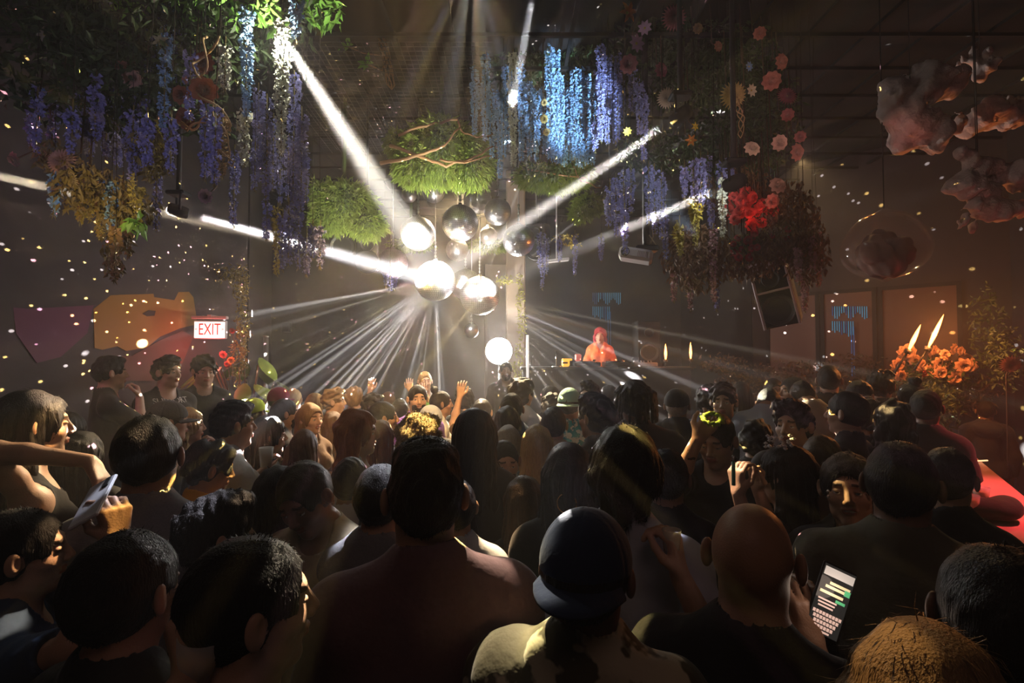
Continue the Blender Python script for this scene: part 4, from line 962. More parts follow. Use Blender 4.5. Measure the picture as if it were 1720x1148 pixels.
def wist_data(col, var, length, width):
    """blossom mesh for a raceme of real length and width"""
    key = (col, var, round(length, 1), round(width, 2))
    if key in _wd: return _wd[key]
    length, width = round(length, 1), round(width, 2)
    b, o, R_, t, r = wist_mesh(col, var, 1 if width > .085 else 0); n = len(b)
    m = max(60, int(n * min(1, length / 1.0))); sel = np.sort(r.choice(n, m, False)); b = b[sel]; o = o[sel]; R_ = R_[sel]; t = t[sel]
    Pn = b * np.array([width, width, length]); Vs = []; Fs = []; off = 0; pl = .032 * (1 - t * .40)
    for q in range(3):
        j = r.normal(size=(m, 3)) * .45; D = o * (.8 if q < 2 else .5) + np.array([0, 0, (.35, -.35, -.9)[q]]) + j
        V, F = kites(Pn + o * .004 * q + r.normal(size=(m, 3)) * .004, D, np.cross(o, rdir(r, m)) + np.array([0, 0, .5]), pl * (1, .9, .8)[q], pl * (1.05, .8, .55)[q], .3, .62)
        Vs.append(V); Fs.append(F + off); off += len(V)
    me = mesh_np('blossoms', np.concatenate(Vs), np.concatenate(Fs), WC[col], smooth=False)
    # sprig at the tip and thin rib
    g = MB(); g.tube([(0, 0, .05), (.06 * width * math.sin(var), 0, -length * .5), (0, 0, -length)], .004, 4)
    V, F = kites(np.array([[0, 0, -length * q] for q in (.97, 1., .99, .95)]), np.array([[.3, .1, -1], [-.3, .2, -1], [0, -.4, -1.], [.2, -.3, -.6]]), rdir(r, 4), .035, .008)
    g.add(V, [tuple(f) for f in F]); s_ = g.build('stem', M_DRY); sm = s_.data; bpy.data.objects.remove(s_)
    _wd[key] = (me, sm); return _wd[key]
WCOUNT = 0
def wisteria(px, y0, y1, d, w, col, label, group):
    """a hanging raceme seen between two heights of the photo"""
    global WCOUNT; WCOUNT += 1
    a = P(px, y0, d); b = P(px, y1, d); L_ = max(.3, a.z - b.z); a.x = b.x
    top = min(a.z, Z_TOP - .25); L_ = max(.25, top - b.z)
    me, sm = wist_data(col, WCOUNT % 4, L_, w * d / 860)
    e = empty('wisteria', (b.x, d, top), rng.uniform(0, TAU), label=label, cat='flower strand', group=group)
    sc = L_ / round(L_, 1) if round(L_, 1) > 0 else 1
    o = link('blossoms', me, e); o.scale = (1, 1, sc); o = link('stem', sm, e); o.scale = (1, 1, sc)
    g = MB(); g.tube([(0, 0, 0), (.02, .01, (Z_TOP - top) * .5), (0, 0, Z_TOP - top)], .0018, 4); g.build('vine', M_VINE, e)
    return e
jr = random.Random(21)
G1 = ('violet wisteria strand hanging in the dim upper left flower ceiling', 'violet wisteria of the upper left ceiling')
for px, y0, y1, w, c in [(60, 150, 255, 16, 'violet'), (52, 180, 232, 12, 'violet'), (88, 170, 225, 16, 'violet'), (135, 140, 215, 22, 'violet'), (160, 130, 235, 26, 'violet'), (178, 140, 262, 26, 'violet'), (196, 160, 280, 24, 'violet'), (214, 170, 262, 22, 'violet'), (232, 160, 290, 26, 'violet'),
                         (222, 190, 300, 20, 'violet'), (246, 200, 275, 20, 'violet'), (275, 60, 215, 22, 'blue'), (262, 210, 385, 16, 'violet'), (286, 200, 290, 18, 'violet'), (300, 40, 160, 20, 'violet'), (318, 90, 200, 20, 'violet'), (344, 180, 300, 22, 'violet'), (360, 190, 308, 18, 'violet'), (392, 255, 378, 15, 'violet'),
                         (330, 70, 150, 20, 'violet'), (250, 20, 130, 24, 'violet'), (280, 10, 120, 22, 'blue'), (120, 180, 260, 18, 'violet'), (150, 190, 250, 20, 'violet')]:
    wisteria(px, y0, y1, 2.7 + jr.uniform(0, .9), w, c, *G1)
G2 = ('violet wisteria strand hanging below the glaring upper left lamp', 'violet wisteria below the glaring lamp')
for px, y0, y1, w in [(432, 150, 305, 20), (446, 170, 345, 20), (458, 200, 318, 16), (492, 130, 345, 26), (505, 190, 352, 22), (484, 235, 335, 16), (428, 250, 318, 14), (470, 250, 340, 15), (512, 260, 340, 14), (500, 330, 450, 15), (484, 345, 445, 15), (448, 340, 400, 13), (474, 360, 452, 12), (538, 385, 420, 12), (525, 380, 415, 10), (515, 590 - 190, 415, 10)]:
    wisteria(px, y0, y1, 3.4 + jr.uniform(0, .8), w, 'violet', *G2)
wisteria(413, 15, 195, 3.1, 26, 'blue', 'pale blue wisteria strand left of the glaring upper lamp', 'bright strands by the glaring lamp')
wisteria(410, 185, 276, 3.15, 24, 'white', 'short white wisteria strand under the pale blue one at upper left', 'bright strands by the glaring lamp')
wisteria(472, 36, 258, 3.2, 38, 'white', 'longest white wisteria strand, glaring white at its top', 'bright strands by the glaring lamp')
wisteria(378, 78, 126, 3.0, 24, 'white', 'stubby cream white flower cluster left of the pale blue strand', 'bright strands by the glaring lamp')
wisteria(497, 0, 48, 3.1, 24, 'blue', 'short pale blue strand right of the glaring lamp', 'bright strands by the glaring lamp')
wisteria(465, 350, 460, 4.0, 13, 'gold', 'thin golden strand tip hanging in the left white beam', 'golden strands at left')
wisteria(373, 195, 295, 3.0, 16, 'amber', 'brownish strand twined by a vine at upper left', 'golden strands at left')
wisteria(186, 300, 385, 2.9, 20, 'blue', 'blue white strand crossing the warm beam at left', 'blue strands in the warm beam')
wisteria(91, 286, 326, 2.9, 12, 'blue', 'tiny blue strand tip at the far left beam', 'blue strands in the warm beam')
for px, y0, y1, w in [(205, 300, 395, 18), (228, 300, 380, 20), (150, 300, 370, 20), (135, 310, 350, 16), (168, 320, 400, 14), (248, 215, 300, 22), (262, 205, 300, 20), (215, 330, 430, 10), (193, 380, 470, 10)]:
    wisteria(px, y0, y1, 2.8 + jr.uniform(0, .6), w, 'gold' if w > 12 else 'amber', 'golden leafy strand hanging in the warm beam at far left', 'golden strands in the warm beam')
G3 = ('blue wisteria strand in the dense lit curtain right of the centre', 'lit blue wisteria curtain')
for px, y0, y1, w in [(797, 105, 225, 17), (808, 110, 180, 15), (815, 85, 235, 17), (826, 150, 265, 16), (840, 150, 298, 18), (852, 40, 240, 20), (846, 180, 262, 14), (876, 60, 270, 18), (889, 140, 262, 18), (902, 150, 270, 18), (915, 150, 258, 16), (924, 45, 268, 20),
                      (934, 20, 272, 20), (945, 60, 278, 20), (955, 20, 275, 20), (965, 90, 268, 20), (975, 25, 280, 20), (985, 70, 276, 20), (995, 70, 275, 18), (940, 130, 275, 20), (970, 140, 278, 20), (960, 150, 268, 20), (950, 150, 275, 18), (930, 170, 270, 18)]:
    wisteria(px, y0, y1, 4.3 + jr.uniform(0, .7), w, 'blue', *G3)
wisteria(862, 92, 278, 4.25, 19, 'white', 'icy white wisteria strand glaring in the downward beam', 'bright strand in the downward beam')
G4 = ('violet blue wisteria strand at the right side of the lit curtain', 'darker wisteria beside the lit curtain')
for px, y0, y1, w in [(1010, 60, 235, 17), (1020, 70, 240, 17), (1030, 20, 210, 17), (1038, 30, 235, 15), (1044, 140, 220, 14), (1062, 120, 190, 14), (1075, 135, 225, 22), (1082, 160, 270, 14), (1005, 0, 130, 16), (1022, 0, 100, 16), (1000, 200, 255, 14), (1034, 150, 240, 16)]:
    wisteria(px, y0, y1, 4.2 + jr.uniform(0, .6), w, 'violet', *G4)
G5 = ('violet wisteria strand hanging over the white projector', 'violet wisteria around the projector')
for px, y0, y1, w in [(1025, 310, 370, 12), (1035, 300, 395, 14), (1048, 290, 405, 14), (1050, 350, 425, 10), (1060, 285, 355, 14), (1090, 280, 375, 16), (1100, 285, 392, 16), (1112, 290, 400, 15), (1118, 350, 435, 9), (1165, 275, 330, 16), (1178, 265, 355, 18), (1190, 262, 330, 16), (1212, 270, 330, 18), (1226, 265, 320, 14), (1195, 340, 410, 8), (1022, 330, 360, 10), (1150, 280, 320, 12), (1204, 470, 505, 6)]:
    wisteria(px, y0, y1, 3.9 + jr.uniform(0, .5), w, 'violet', *G5)
G6 = ('small violet wisteria strand in the beam right of the mirror balls', 'small wisteria behind the right beams')
for px, y0, y1, w in [(911, 395, 485, 9), (906, 390, 450, 8), (966, 395, 460, 7), (1010, 400, 420, 7), (918, 400, 460, 7), (940, 400, 430, 6), (655, 445, 488, 12), (648, 445, 475, 8), (663, 450, 480, 8)]:
    wisteria(px, y0, y1, 5.7 + jr.uniform(0, .4), w, 'violet', *G6)
wisteria(1214, 302, 396, 3.9, 12, 'white', 'cream white strand under the upper right lamp', 'cream strands at right')
G7 = ('rosy wisteria strand in the red lit flowers at right', 'rosy strands in the red light')
for px, y0, y1, w in [(1241, 270, 325, 14), (1246, 300, 330, 11), (1199, 385, 508, 10), (1204, 430, 480, 10), (1353, 395, 505, 10), (1375, 385, 480, 9), (1342, 420, 470, 9), (1365, 400, 440, 8), (1290, 330, 400, 11), (1160, 455, 520, 7), (1132, 455, 490, 6), (1330, 400, 440, 10), (1320, 380, 440, 10), (1352, 470, 520, 6)]:
    wisteria(px, y0, y1, 3.9 + jr.uniform(0, .5), w, 'pink', *G7)
for px, y0, y1, w in [(1142, 375, 412, 9), (1168, 355, 382, 10)]: wisteria(px, y0, y1, 3.9, w, 'gold', 'short yellow hanging cluster right of the projector' if px < 1150 else 'short yellow hanging cluster nearer the red flowers', 'yellow clusters')
for px, y0, y1, w in [(1155, 400, 500, 26), (1180, 395, 470, 24), (1170, 410, 490, 20), (1250, 400, 460, 24), (1310, 330, 420, 26), (1295, 380, 440, 22), (1345, 340, 420, 22), (1228, 410, 470, 18)]:
    wisteria(px, y0, y1, 4.1 + jr.uniform(0, .4), w, 'amber', 'shaggy brown dried strand hanging at the right', 'dried strands at right')

# ---- big blossoms: petals as curved grids
def petal_ring(V, F, n, r0, L, W, lift, curl, z, ph=0., cup=.3, rows=4):
    for k in range(n):
        a = TAU * (k + ph) / n; ca, sa = math.cos(a), math.sin(a); o = len(V)
        for i in range(rows):
            t = i / (rows - 1); rad = r0 + L * t * math.cos(R(lift)) ; zz = z + L * t * math.sin(R(lift)) - curl * t * t * L
            wd = W * math.sin(math.pi * (.15 + .80 * t) ** .8) / 2 if rows > 2 else W / 2
            for j in (-1, 0, 1): x, y = rad, j * wd; V.append((x * ca - y * sa, x * sa + y * ca, zz + abs(j) * wd * cup))
        for i in range(rows - 1):
            for j in range(2): q = o + i * 3 + j; F.append((q, q + 1, q + 4, q + 3))
def flower(kind):
    V = []; F = []
    if kind == 'rose':
        for q, (n, L, lf, ph) in enumerate(((4, .5, 82, 0), (5, .65, 72, .4), (6, .85, 58, .1), (7, 1.0, 40, .6), (9, 1.1, 20, .2))): petal_ring(V, F, n, .05 * q, L * .78, 1.0, lf, .35 if q > 2 else -.05, 0, ph, .35)
    if kind == 'dahlia':
        for q in range(6): petal_ring(V, F, 8 + 3 * q, .03 * q, .45 + .11 * q, .28, 80 - q * 15, .1, .05 * (5 - q), q * .37, .5)
    if kind == 'cosmos':
        petal_ring(V, F, 8, .12, .85, .55, 14, .1, 0, 0, .12)
    if kind == 'lily':
        petal_ring(V, F, 6, .06, 1.0, .36, 42, .5, 0, 0, .5)
    return V, F
FL = {k: flower(k) for k in ('rose', 'dahlia', 'cosmos', 'lily')}
_fm = {}
def blossom(px, py, dpx, d, kind, col, cname, label, group=None, face=None, grow=1):
    p = P(px, py, d); r = dpx * d / 860 / 2
    f = rng.choice([(0, -1, -.3), (-.4, -1, -.4), (.4, -1, -.2), (0, -1, .2)]) if face is None else face
    q = Vector((0, 0, 1)).rotation_difference(Vector(f).normalized())
    e = empty(kind if kind != 'cosmos' else 'cosmos_flower', p, 0, label=label, cat='flower', group=group); e.rotation_mode = 'QUATERNION'; e.rotation_quaternion = q
    key = (kind, cname)
    if key not in _fm:
        V, F = FL[kind]; _fm[key] = mesh_np('petals', np.array(V), np.array(F), petalm(cname, col, var=.25, vscale=3))
    o = link('petals', _fm[key], e); o.scale = (r, r, r); o.rotation_euler = (0, 0, rng.uniform(0, 6))
    if kind in ('cosmos', 'dahlia', 'lily'):
        g = MB(); g.lathe([(0, .13 * r), (.10 * r, .10 * r), (.15 * r, .0), (.10 * r, -.05 * r)], (0, 0, 0), 10); g.build('centre', WC['gold'], e)
    g = MB(); dn = q.inverted() @ Vector((0, .12 if grow > 0 else .04, .1 * grow)); up_ = q.inverted() @ (Vector((0, .15, min(.6, Z_TOP - p.z))) if grow > 0 else Vector((0, .06, -.35 if 'far right' not in label else -p.z + .01))); g.tube([(0, 0, -.02 * r), dn, up_], .005, 5); g.build('stem', M_STEM, e)
    return e
BL = [
    (1132, 30, 38, 4.0, 'dahlia', (.62, .22, .26), 'dusty_rose', 'dusty rose dahlia, the highest big flower at upper right', None),
    (1069, 73, 32, 4.0, 'cosmos', (.70, .45, .72), 'lilac', 'lilac cosmos flower facing out beside the blue curtain', None),
    (1083, 47, 26, 4.1, 'cosmos', (.70, .45, .72), 'lilac', 'lilac cosmos flower seen edge on above its twin', None),
    (1056, 108, 32, 4.0, 'rose', (.36, .12, .15), 'wine', 'wine coloured rose under the lilac cosmos flowers', None),
    (1110, 118, 26, 4.2, 'rose', (.36, .12, .15), 'wine', 'small wine coloured rose among dim foliage, right of its twin', None),
    (1231, 160, 40, 3.9, 'dahlia', (.78, .60, .26), 'cream_yellow', 'round creamy yellow flower above a twisted vine', None),
    (1053, 22, 44, 4.0, 'lily', (.68, .22, .04), 'orange', 'bright orange lily hanging at the top edge', None),
    (1160, 236, 26, 3.9, 'lily', (.55, .20, .03), 'rust_orange', 'rust orange lily near the upper right lamp', None),
    (1166, 213, 20, 3.9, 'lily', (.72, .50, .05), 'yellow', 'yellow lily bud right of the upper right lamp', None),
    (1054, 221, 16, 4.0, 'cosmos', (.80, .62, .05), 'sun_yellow', 'tiny sun yellow flower over the upper right beam', None),
    (1276, 56, 22, 3.9, 'rose', (.66, .26, .20), 'coral', 'coral rose highest on the right edge of flowers', None),
    (1312, 104, 28, 3.8, 'rose', (.66, .26, .20), 'coral', 'coral rose at the dark edge, second from the top', None),
    (1296, 136, 32, 3.8, 'rose', (.66, .26, .20), 'coral', 'coral rose beside the white buds at the right edge', None),
    (1322, 162, 30, 3.9, 'dahlia', (.30, .08, .10), 'deep_red', 'deep red dahlia in shade at the right edge', None),
    (1323, 193, 22, 3.8, 'rose', (.50, .16, .15), 'brick', 'brick red rose below the deep red dahlia', None),
    (1263, 250, 28, 3.8, 'rose', (.85, .60, .45), 'peach', 'flat peach rose right of the twisted vine', None),
    (1309, 240, 28, 3.8, 'rose', (.85, .52, .42), 'salmon', 'salmon rose lit pale, at the right edge', None),
    (1338, 256, 30, 3.8, 'rose', (.66, .26, .20), 'coral', 'coral rose lowest on the right edge of flowers', None),
    (1344, 230, 20, 3.8, 'rose', (.50, .16, .15), 'brick', 'small brick red rose farthest right of all', None),
    (1262, 152, 24, 3.9, 'cosmos', (.80, .72, .55), 'ivory', 'ivory star shaped flower right of the creamy yellow one', None),
    (1258, 112, 18, 3.9, 'cosmos', (.25, .45, .80), 'sky', 'small sky blue flower above the creamy yellow one', None),
    (1206, 78, 18, 3.9, 'rose', (.55, .30, .20), 'tan_pink', 'small tan pink rosebud in the dark upper right', None),
    (1172, 48, 18, 4.0, 'rose', (.40, .28, .16), 'straw', 'straw coloured bud right of the dusty rose dahlia', None),
    (1120, 165, 30, 4.0, 'dahlia', (.50, .36, .26), 'sand', 'sandy brown dahlia over the upper right lamp', None),
    (1306, 312, 30, 3.9, 'rose', (.70, .40, .30), 'blush', 'blush rose above the red lit flowers', None),
    (1297, 338, 26, 3.9, 'rose', (.70, .40, .30), 'blush', 'blush rose hanging just under its twin', None),
    (343, 152, 46, 2.9, 'rose', (.42, .14, .06), 'rust', 'large rust red rose at upper left, largest of three', None),
    (304, 160, 32, 2.9, 'rose', (.32, .10, .05), 'dark_rust', 'dark rust rose left of the largest one', None),
    (343, 106, 36, 3.0, 'rose', (.36, .12, .06), 'dark_rust2', 'rust rose ringed by a curling vine at upper left', None),
    (311, 134, 14, 2.9, 'rose', (.66, .26, .20), 'coral', 'tiny coral bud between the rust roses', None),
    (312, 200, 40, 3.0, 'rose', (.36, .12, .06), 'dark_rust2', 'rust rose lowest, behind the yellow buds', None),
    (222, 132, 32, 3.0, 'rose', (.62, .36, .26), 'apricot', 'apricot rose alone in the dim upper left', None),
    (204, 112, 24, 3.1, 'rose', (.45, .18, .14), 'faded_red', 'faded red rose above left of the apricot one', None),
    (75, 58, 32, 2.9, 'lily', (.62, .55, .38), 'pale_cream', 'pale cream lily alone in the far upper left', None),
    (75, 155, 16, 2.9, 'cosmos', (.25, .45, .80), 'sky', 'small blue flower under the pale cream lily', None),
    (14, 16, 20, 2.9, 'lily', (.50, .36, .26), 'sand', 'sand coloured bud at the extreme upper left corner', None),
    (105, 272, 44, 2.8, 'dahlia', (.55, .34, .24), 'dry_peach', 'dry peach flower ball above the warm beam at left', None),
    (120, 300, 30, 2.8, 'dahlia', (.60, .46, .22), 'dry_gold', 'dry golden flower ball touching the warm beam', None),
    (296, 211, 26, 3.0, 'lily', (.80, .68, .16), 'lemon', 'lemon yellow flowers beside the rust roses', None),
    (270, 70, 34, 3.0, 'lily', (.42, .42, .26), 'khaki', 'pale khaki bloom upper left of the rust roses', None),
    (25, 268, 26, 2.8, 'rose', (.45, .25, .20), 'dusk', 'dusky rose at the far left above the beam', None),
    (345, 330, 26, 3.2, 'rose', (.45, .28, .24), 'dusk2', 'dusky pale rose hanging by the left lamp star', None),
    (914, 172, 12, 4.2, 'rose', (.75, .52, .20), 'honey', 'honey bud, top of three in the blue curtain', None),
    (914, 200, 15, 4.2, 'rose', (.80, .58, .18), 'honey2', 'honey bud, middle of three in the blue curtain', None),
    (918, 222, 13, 4.2, 'rose', (.75, .52, .20), 'honey', 'honey bud, lowest of three in the blue curtain', None),
    (1258, 405, 10, 5, 'rose', (.7, .1, .08), 'scarlet', 'scarlet bud', None)]
for b in BL[:-1]: blossom(*b)
for k in range(26):
    a = jr.uniform(0, TAU); q = jr.uniform(0, 1) ** .5
    blossom(1262 + 42 * q * math.cos(a) * 1.1, 352 + 30 * q * math.sin(a), jr.uniform(16, 26), 3.95 + jr.uniform(-.1, .15), 'rose', (.75, .10, .08), 'scarlet', 'scarlet rose in the glowing red bunch above the tilted speaker', 'glowing scarlet roses')
for k in range(16):
    blossom(jr.uniform(1230, 1325), jr.uniform(385, 435), jr.uniform(11, 17), 4.0 + jr.uniform(-.1, .15), 'rose', (.50, .06, .06), 'crimson', 'small crimson rose dangling under the glowing red bunch', 'dangling crimson roses')
# ---- leaves: bulk foliage above the flowers (uncountable)
def foliage(name, label, blobs, n, size, m, seed, group=None, down=.5):
    r = np.random.RandomState(seed); Vs = []; Fs = []; off = 0; tot = sum(b[2] * b[3] for b in blobs)
    for (px, py, rx_, ry_, d, rd) in blobs:
        k = int(n * rx_ * ry_ / tot) if tot else n
        c = P(px, py, d); s = d / 860; u = rdir(r, k) * (r.uniform(0, 1, k) ** .4)[:, None] * np.array([rx_ * s, rd, ry_ * s]); Pn = np.array(c) + u; Pn[:, 2] = np.minimum(Pn[:, 2], Z_TOP - .03)
        D = rdir(r, k) + np.array([0, 0, -down]); V, F = kites(Pn, D, rdir(r, k), r.uniform(.6, 1.3, k) * size, r.uniform(.35, .5, k) * size, .2); Vs.append(V); Fs.append(F + off); off += len(V)
    o = link(name, mesh_np(name, np.concatenate(Vs), np.concatenate(Fs), m, smooth=False)); return tag(o, label, 'foliage', group, 'stuff')
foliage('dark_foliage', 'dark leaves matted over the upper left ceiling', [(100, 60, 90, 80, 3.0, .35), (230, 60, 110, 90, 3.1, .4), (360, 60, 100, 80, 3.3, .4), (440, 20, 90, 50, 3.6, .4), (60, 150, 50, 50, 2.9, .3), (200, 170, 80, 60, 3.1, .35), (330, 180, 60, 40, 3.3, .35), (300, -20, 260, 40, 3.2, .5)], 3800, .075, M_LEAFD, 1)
foliage('dry_foliage', 'golden brown leafy fringe in the warm beam at far left', [(150, 315, 45, 50, 2.9, .2), (215, 345, 40, 40, 2.95, .2), (195, 410, 16, 60, 3.0, .12), (95, 262, 26, 30, 2.9, .15), (255, 255, 24, 50, 3.0, .15)], 1150, .050, M_DRY, 2, down=1.2)
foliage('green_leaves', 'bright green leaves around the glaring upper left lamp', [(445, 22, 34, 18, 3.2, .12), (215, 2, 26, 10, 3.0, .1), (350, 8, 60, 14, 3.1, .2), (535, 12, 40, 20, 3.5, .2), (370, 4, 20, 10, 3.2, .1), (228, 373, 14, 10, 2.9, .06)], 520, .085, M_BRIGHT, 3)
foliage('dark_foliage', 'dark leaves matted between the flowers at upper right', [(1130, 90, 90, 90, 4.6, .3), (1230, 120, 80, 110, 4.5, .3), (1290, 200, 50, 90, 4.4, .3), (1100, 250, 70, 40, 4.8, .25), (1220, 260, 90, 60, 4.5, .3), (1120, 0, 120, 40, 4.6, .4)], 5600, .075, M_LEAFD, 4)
foliage('mixed_foliage', 'brown and olive leafy fringe under the red roses at right', [(1310, 370, 60, 70, 4.1, .3), (1170, 430, 60, 60, 4.2, .25), (1260, 430, 60, 40, 4.2, .25), (1355, 420, 34, 60, 4.1, .2), (1240, 320, 60, 40, 4.3, .25)], 4200, .060, mat('leaf_olive_red', (.20, .10, .04), .6, var=.6, vscale=12), 5, down=1.3)
foliage('dark_foliage', 'dark leaves behind the blue wisteria curtain', [(900, 40, 110, 50, 5.0, .3), (990, 30, 60, 60, 4.9, .3), (930, 285, 70, 16, 4.9, .2)], 1800, .07, M_LEAFD, 6)
foliage('yellow_leaves', 'small yellow leaves hanging right of the mirror balls', [(950, 400, 24, 8, 6.3, .1), (960, 410, 16, 6, 6.3, .1), (1168, 350, 12, 16, 3.9, .08), (1140, 395, 8, 16, 3.9, .06)], 240, .05, mat('leaf_yellow', (.55, .42, .05), .5), 7)
# ivy on the column and along the exit wall edge
foliage('ivy_column', 'yellow green ivy climbing the central column', [(872, 470, 8, 14, 7.85, .05), (874, 500, 9, 26, 7.85, .06), (876, 545, 8, 30, 7.85, .06), (874, 590, 9, 26, 7.85, .06), (848, 470, 16, 8, 7.8, .08), (868, 620, 12, 16, 7.85, .08)], 900, .05, mat('ivy_leaf', (.46, .44, .07), .5, var=.4, vscale=12), 8)
foliage('ivy_edge', 'sparse ivy trailing down the wall edge right of the exit sign', [(405, 480, 14, 40, 6.15, .10), (408, 550, 12, 50, 6.1, .10), (400, 610, 16, 40, 6.05, .12), (385, 460, 20, 16, 6.1, .1)], 900, .05, mat('ivy_leaf_dry', (.32, .24, .05), .5, var=.5, vscale=12), 9)
for px, py, dpx, lb in ((375, 596, 14, 'small red rose in the ivy under the exit sign'), (390, 556, 10, 'tiny red rose beside the exit sign'), (388, 606, 14, 'orange flower in the ivy right of the exit sign'), (382, 612, 12, 'dim red rose lowest in the ivy')):
    blossom(px, py, dpx, 5.9, 'rose', (.6, .12, .10) if 'red' in lb else (.7, .35, .1), 'ivy_red' if 'red' in lb else 'ivy_orange', lb, grow=-1)
# big leafy plant left
def big_plant(loc, label, seed, nl=16, H=1.5):
    e = empty('leafy_plant', loc, 0, label=label, cat='plant'); r = random.Random(seed)
    g = MB(); g.lathe([(0, 0), (.16, 0), (.19, .3), (.175, .3), (.16, .26), (0, .26)], (0, 0, 0), 20); g.build('pot', M_BLKM, e)
    g = MB(); V = []; F = []
    for k in range(nl):
        a = TAU * k / nl + r.uniform(-.2, .2); h = H * r.uniform(.55, 1.0); l = r.uniform(.15, .35)
        tip = Vector((math.cos(a) * l, math.sin(a) * l, .26 + h)); g.tube([(0, 0, .26), (tip.x * .3, tip.y * .3, .26 + h * .6), tip], .008, 5)
        D = Vector((math.cos(a), math.sin(a), -.25 - .3 * r.random())); S_ = D.cross(Vector((0, 0, 1))).normalized(); L_ = r.uniform(.28, .42); o = len(V); U = S_.cross(D).normalized()
        for i in range(6):
            t = i / 5; w = .085 * math.sin(math.pi * min(1, t * .92 + .04)) ** .7; c = tip + D.normalized() * L_ * t - Vector((0, 0, .18 * t * t * L_ * 3)) * .5
            for j in (-1, 0, 1): V.append(c + S_ * w * j - U * abs(j) * w * .25)
        for i in range(5):
            for j in range(2): q = o + 3 * i + j; F.append((q, q + 1, q + 4, q + 3))
    g.build('stems', M_STEM, e); h = MB(); h.add(V, F, 0, True); h.build('leaves', mat('big_leaf', (.22, .30, .05), .4, spec=.5, var=.3, vscale=10), e)
pp = P(415, 640, 5.9); big_plant((pp.x, 5.9, 0), 'broad leaved green plant at the left beside the silver post', 3, 18, 1.75)
# flower bush by the orange lamps
fb = P(1565, 612, 5.3)
g = MB(); g.lathe([(0, 0), (.22, 0), (.28, .75), (.25, .75), (.22, .7), (0, .7)], (0, 0, 0), 22); o = g.build('planter', M_BLKM); o.location = (fb.x, 5.3, 0); tag(o, 'tall dark planter under the orange lit flowers', 'planter')
foliage('planter_foliage', 'leafy twigs filling the tall planter at right', [(1565, 645, 66, 44, 5.5, .2), (1565, 700, 40, 60, 5.35, .2)], 1500, .07, M_LEAFD, 12, down=-.5)
for k in range(22):
    blossom(1565 + jr.uniform(-62, 62), 606 + jr.uniform(-20, 34), jr.uniform(16, 30), 5.45 + jr.uniform(-.15, .2), 'rose', (.75, .42, .30), 'lamp_peach', 'peach rose in the bush glowing orange by the flame lamps', 'orange lit roses by the flame lamps', grow=-1)
blossom(1697, 612, 28, 4.6, 'dahlia', (.70, .38, .26), 'lamp_salmon', 'lone salmon flower ball at the far right', grow=-1)
blossom(1552, 628, 12, 5.0, 'rose', (.75, .05, .08), 'scarlet', 'single scarlet rose below the orange lit bush', grow=-1)
foliage('dark_foliage', 'dim climbing leaves on the far right wall', [(1660, 560, 30, 90, 5.4, .12), (1690, 600, 30, 60, 5.0, .15)], 700, .06, M_LEAFD, 14)
# back foliage band right of booth
foliage('hedge_leaves', 'dim leafy flower hedge along the right wall foot', [(1210, 610, 50, 18, 7.2, .2), (1340, 620, 60, 16, 6.8, .2), (1440, 610, 50, 18, 6.6, .2), (1280, 640, 90, 30, 7.0, .2), (1430, 650, 90, 40, 6.4, .2), (1600, 660, 80, 40, 5.6, .2), (1280, 720, 120, 50, 7.2, .15), (1450, 720, 120, 60, 6.6, .15)], 4200, .07, mat('hedge_leaf', (.10, .06, .03), .6, var=.6, vscale=14), 15, down=0)
# ---- moss mounds of fine fronds with twigs
def moss(label, blobs, n, seed, twigs=()):
    r = np.random.RandomState(seed); px, py, rx_, ry_, d, rd = blobs[0]; c0 = P(px, py, d)
    e = empty('moss_mound', c0, 0, label=label, cat='hanging plant'); Vs = []; Fs = []; off = 0; g = MB(); tot = sum(b[2] * b[3] for b in blobs)
    for (px, py, rx_, ry_, d, rd) in blobs:
        c = np.array(P(px, py, d) - c0); s = d / 860; k = int(n * rx_ * ry_ / tot); ex = np.array([rx_ * s, rd, ry_ * s]) * .84
        u = rdir(r, k); Pn = c + u * ex * (r.uniform(.75, 1., k))[:, None] * (1 + .16 * np.sin(u[:, :1] * 9 + u[:, 1:2] * 7 + seed) + .13 * np.sin(u[:, 2:3] * 13 + u[:, :1] * 17 + seed) + .08 * np.sin(u[:, :1] * 37 + u[:, 2:3] * 29)); D = u * .8 + rdir(r, k) * .45 + np.array([0, 0, -.55])
        V, F = kites(Pn, D, rdir(r, k), r.uniform(.03, .10, k), r.uniform(.010, .026, k), .3, .5); Vs.append(V); Fs.append(F + off); off += len(V)
        o = len(Vs); tv = []; prof = [(math.sin(math.pi * q / 10), -math.cos(math.pi * q / 10)) for q in range(11)]
        b0 = len(g.v); g.lathe([(a * .88, z * .88) for a, z in prof], (0, 0, 0), 16)
        for q in range(b0, len(g.v)): v = g.v[q]; g.v[q] = (v[0] * ex[0] + c[0], v[1] * ex[1] + c[1], v[2] * ex[2] + c[2])
    link('fronds', mesh_np('fronds', np.concatenate(Vs), np.concatenate(Fs), M_MOSS, smooth=False), e)
    g.tube([(0, 0, .1), (0, 0, Z_TOP - c0.z)], .02, 6); g.build('core', mat('moss_core', (.04, .06, .012), .9), e)
    if twigs:
        g = MB()
        for tw, rad in twigs:
            pts = [P(x, y, dd) - c0 for x, y, dd in tw]; sm = []
            for i in range(len(pts) - 1):
                for q in range(4): t = q / 4; sm.append(pts[i].lerp(pts[i + 1], t) + Vector((r.normal(), r.normal(), r.normal())) * .006)
            sm.append(pts[-1]); g.tube(sm, [rad * (1 - .6 * i / len(sm)) for i in range(len(sm))], 6)
        g.build('twigs', M_TWIG, e)
    return e
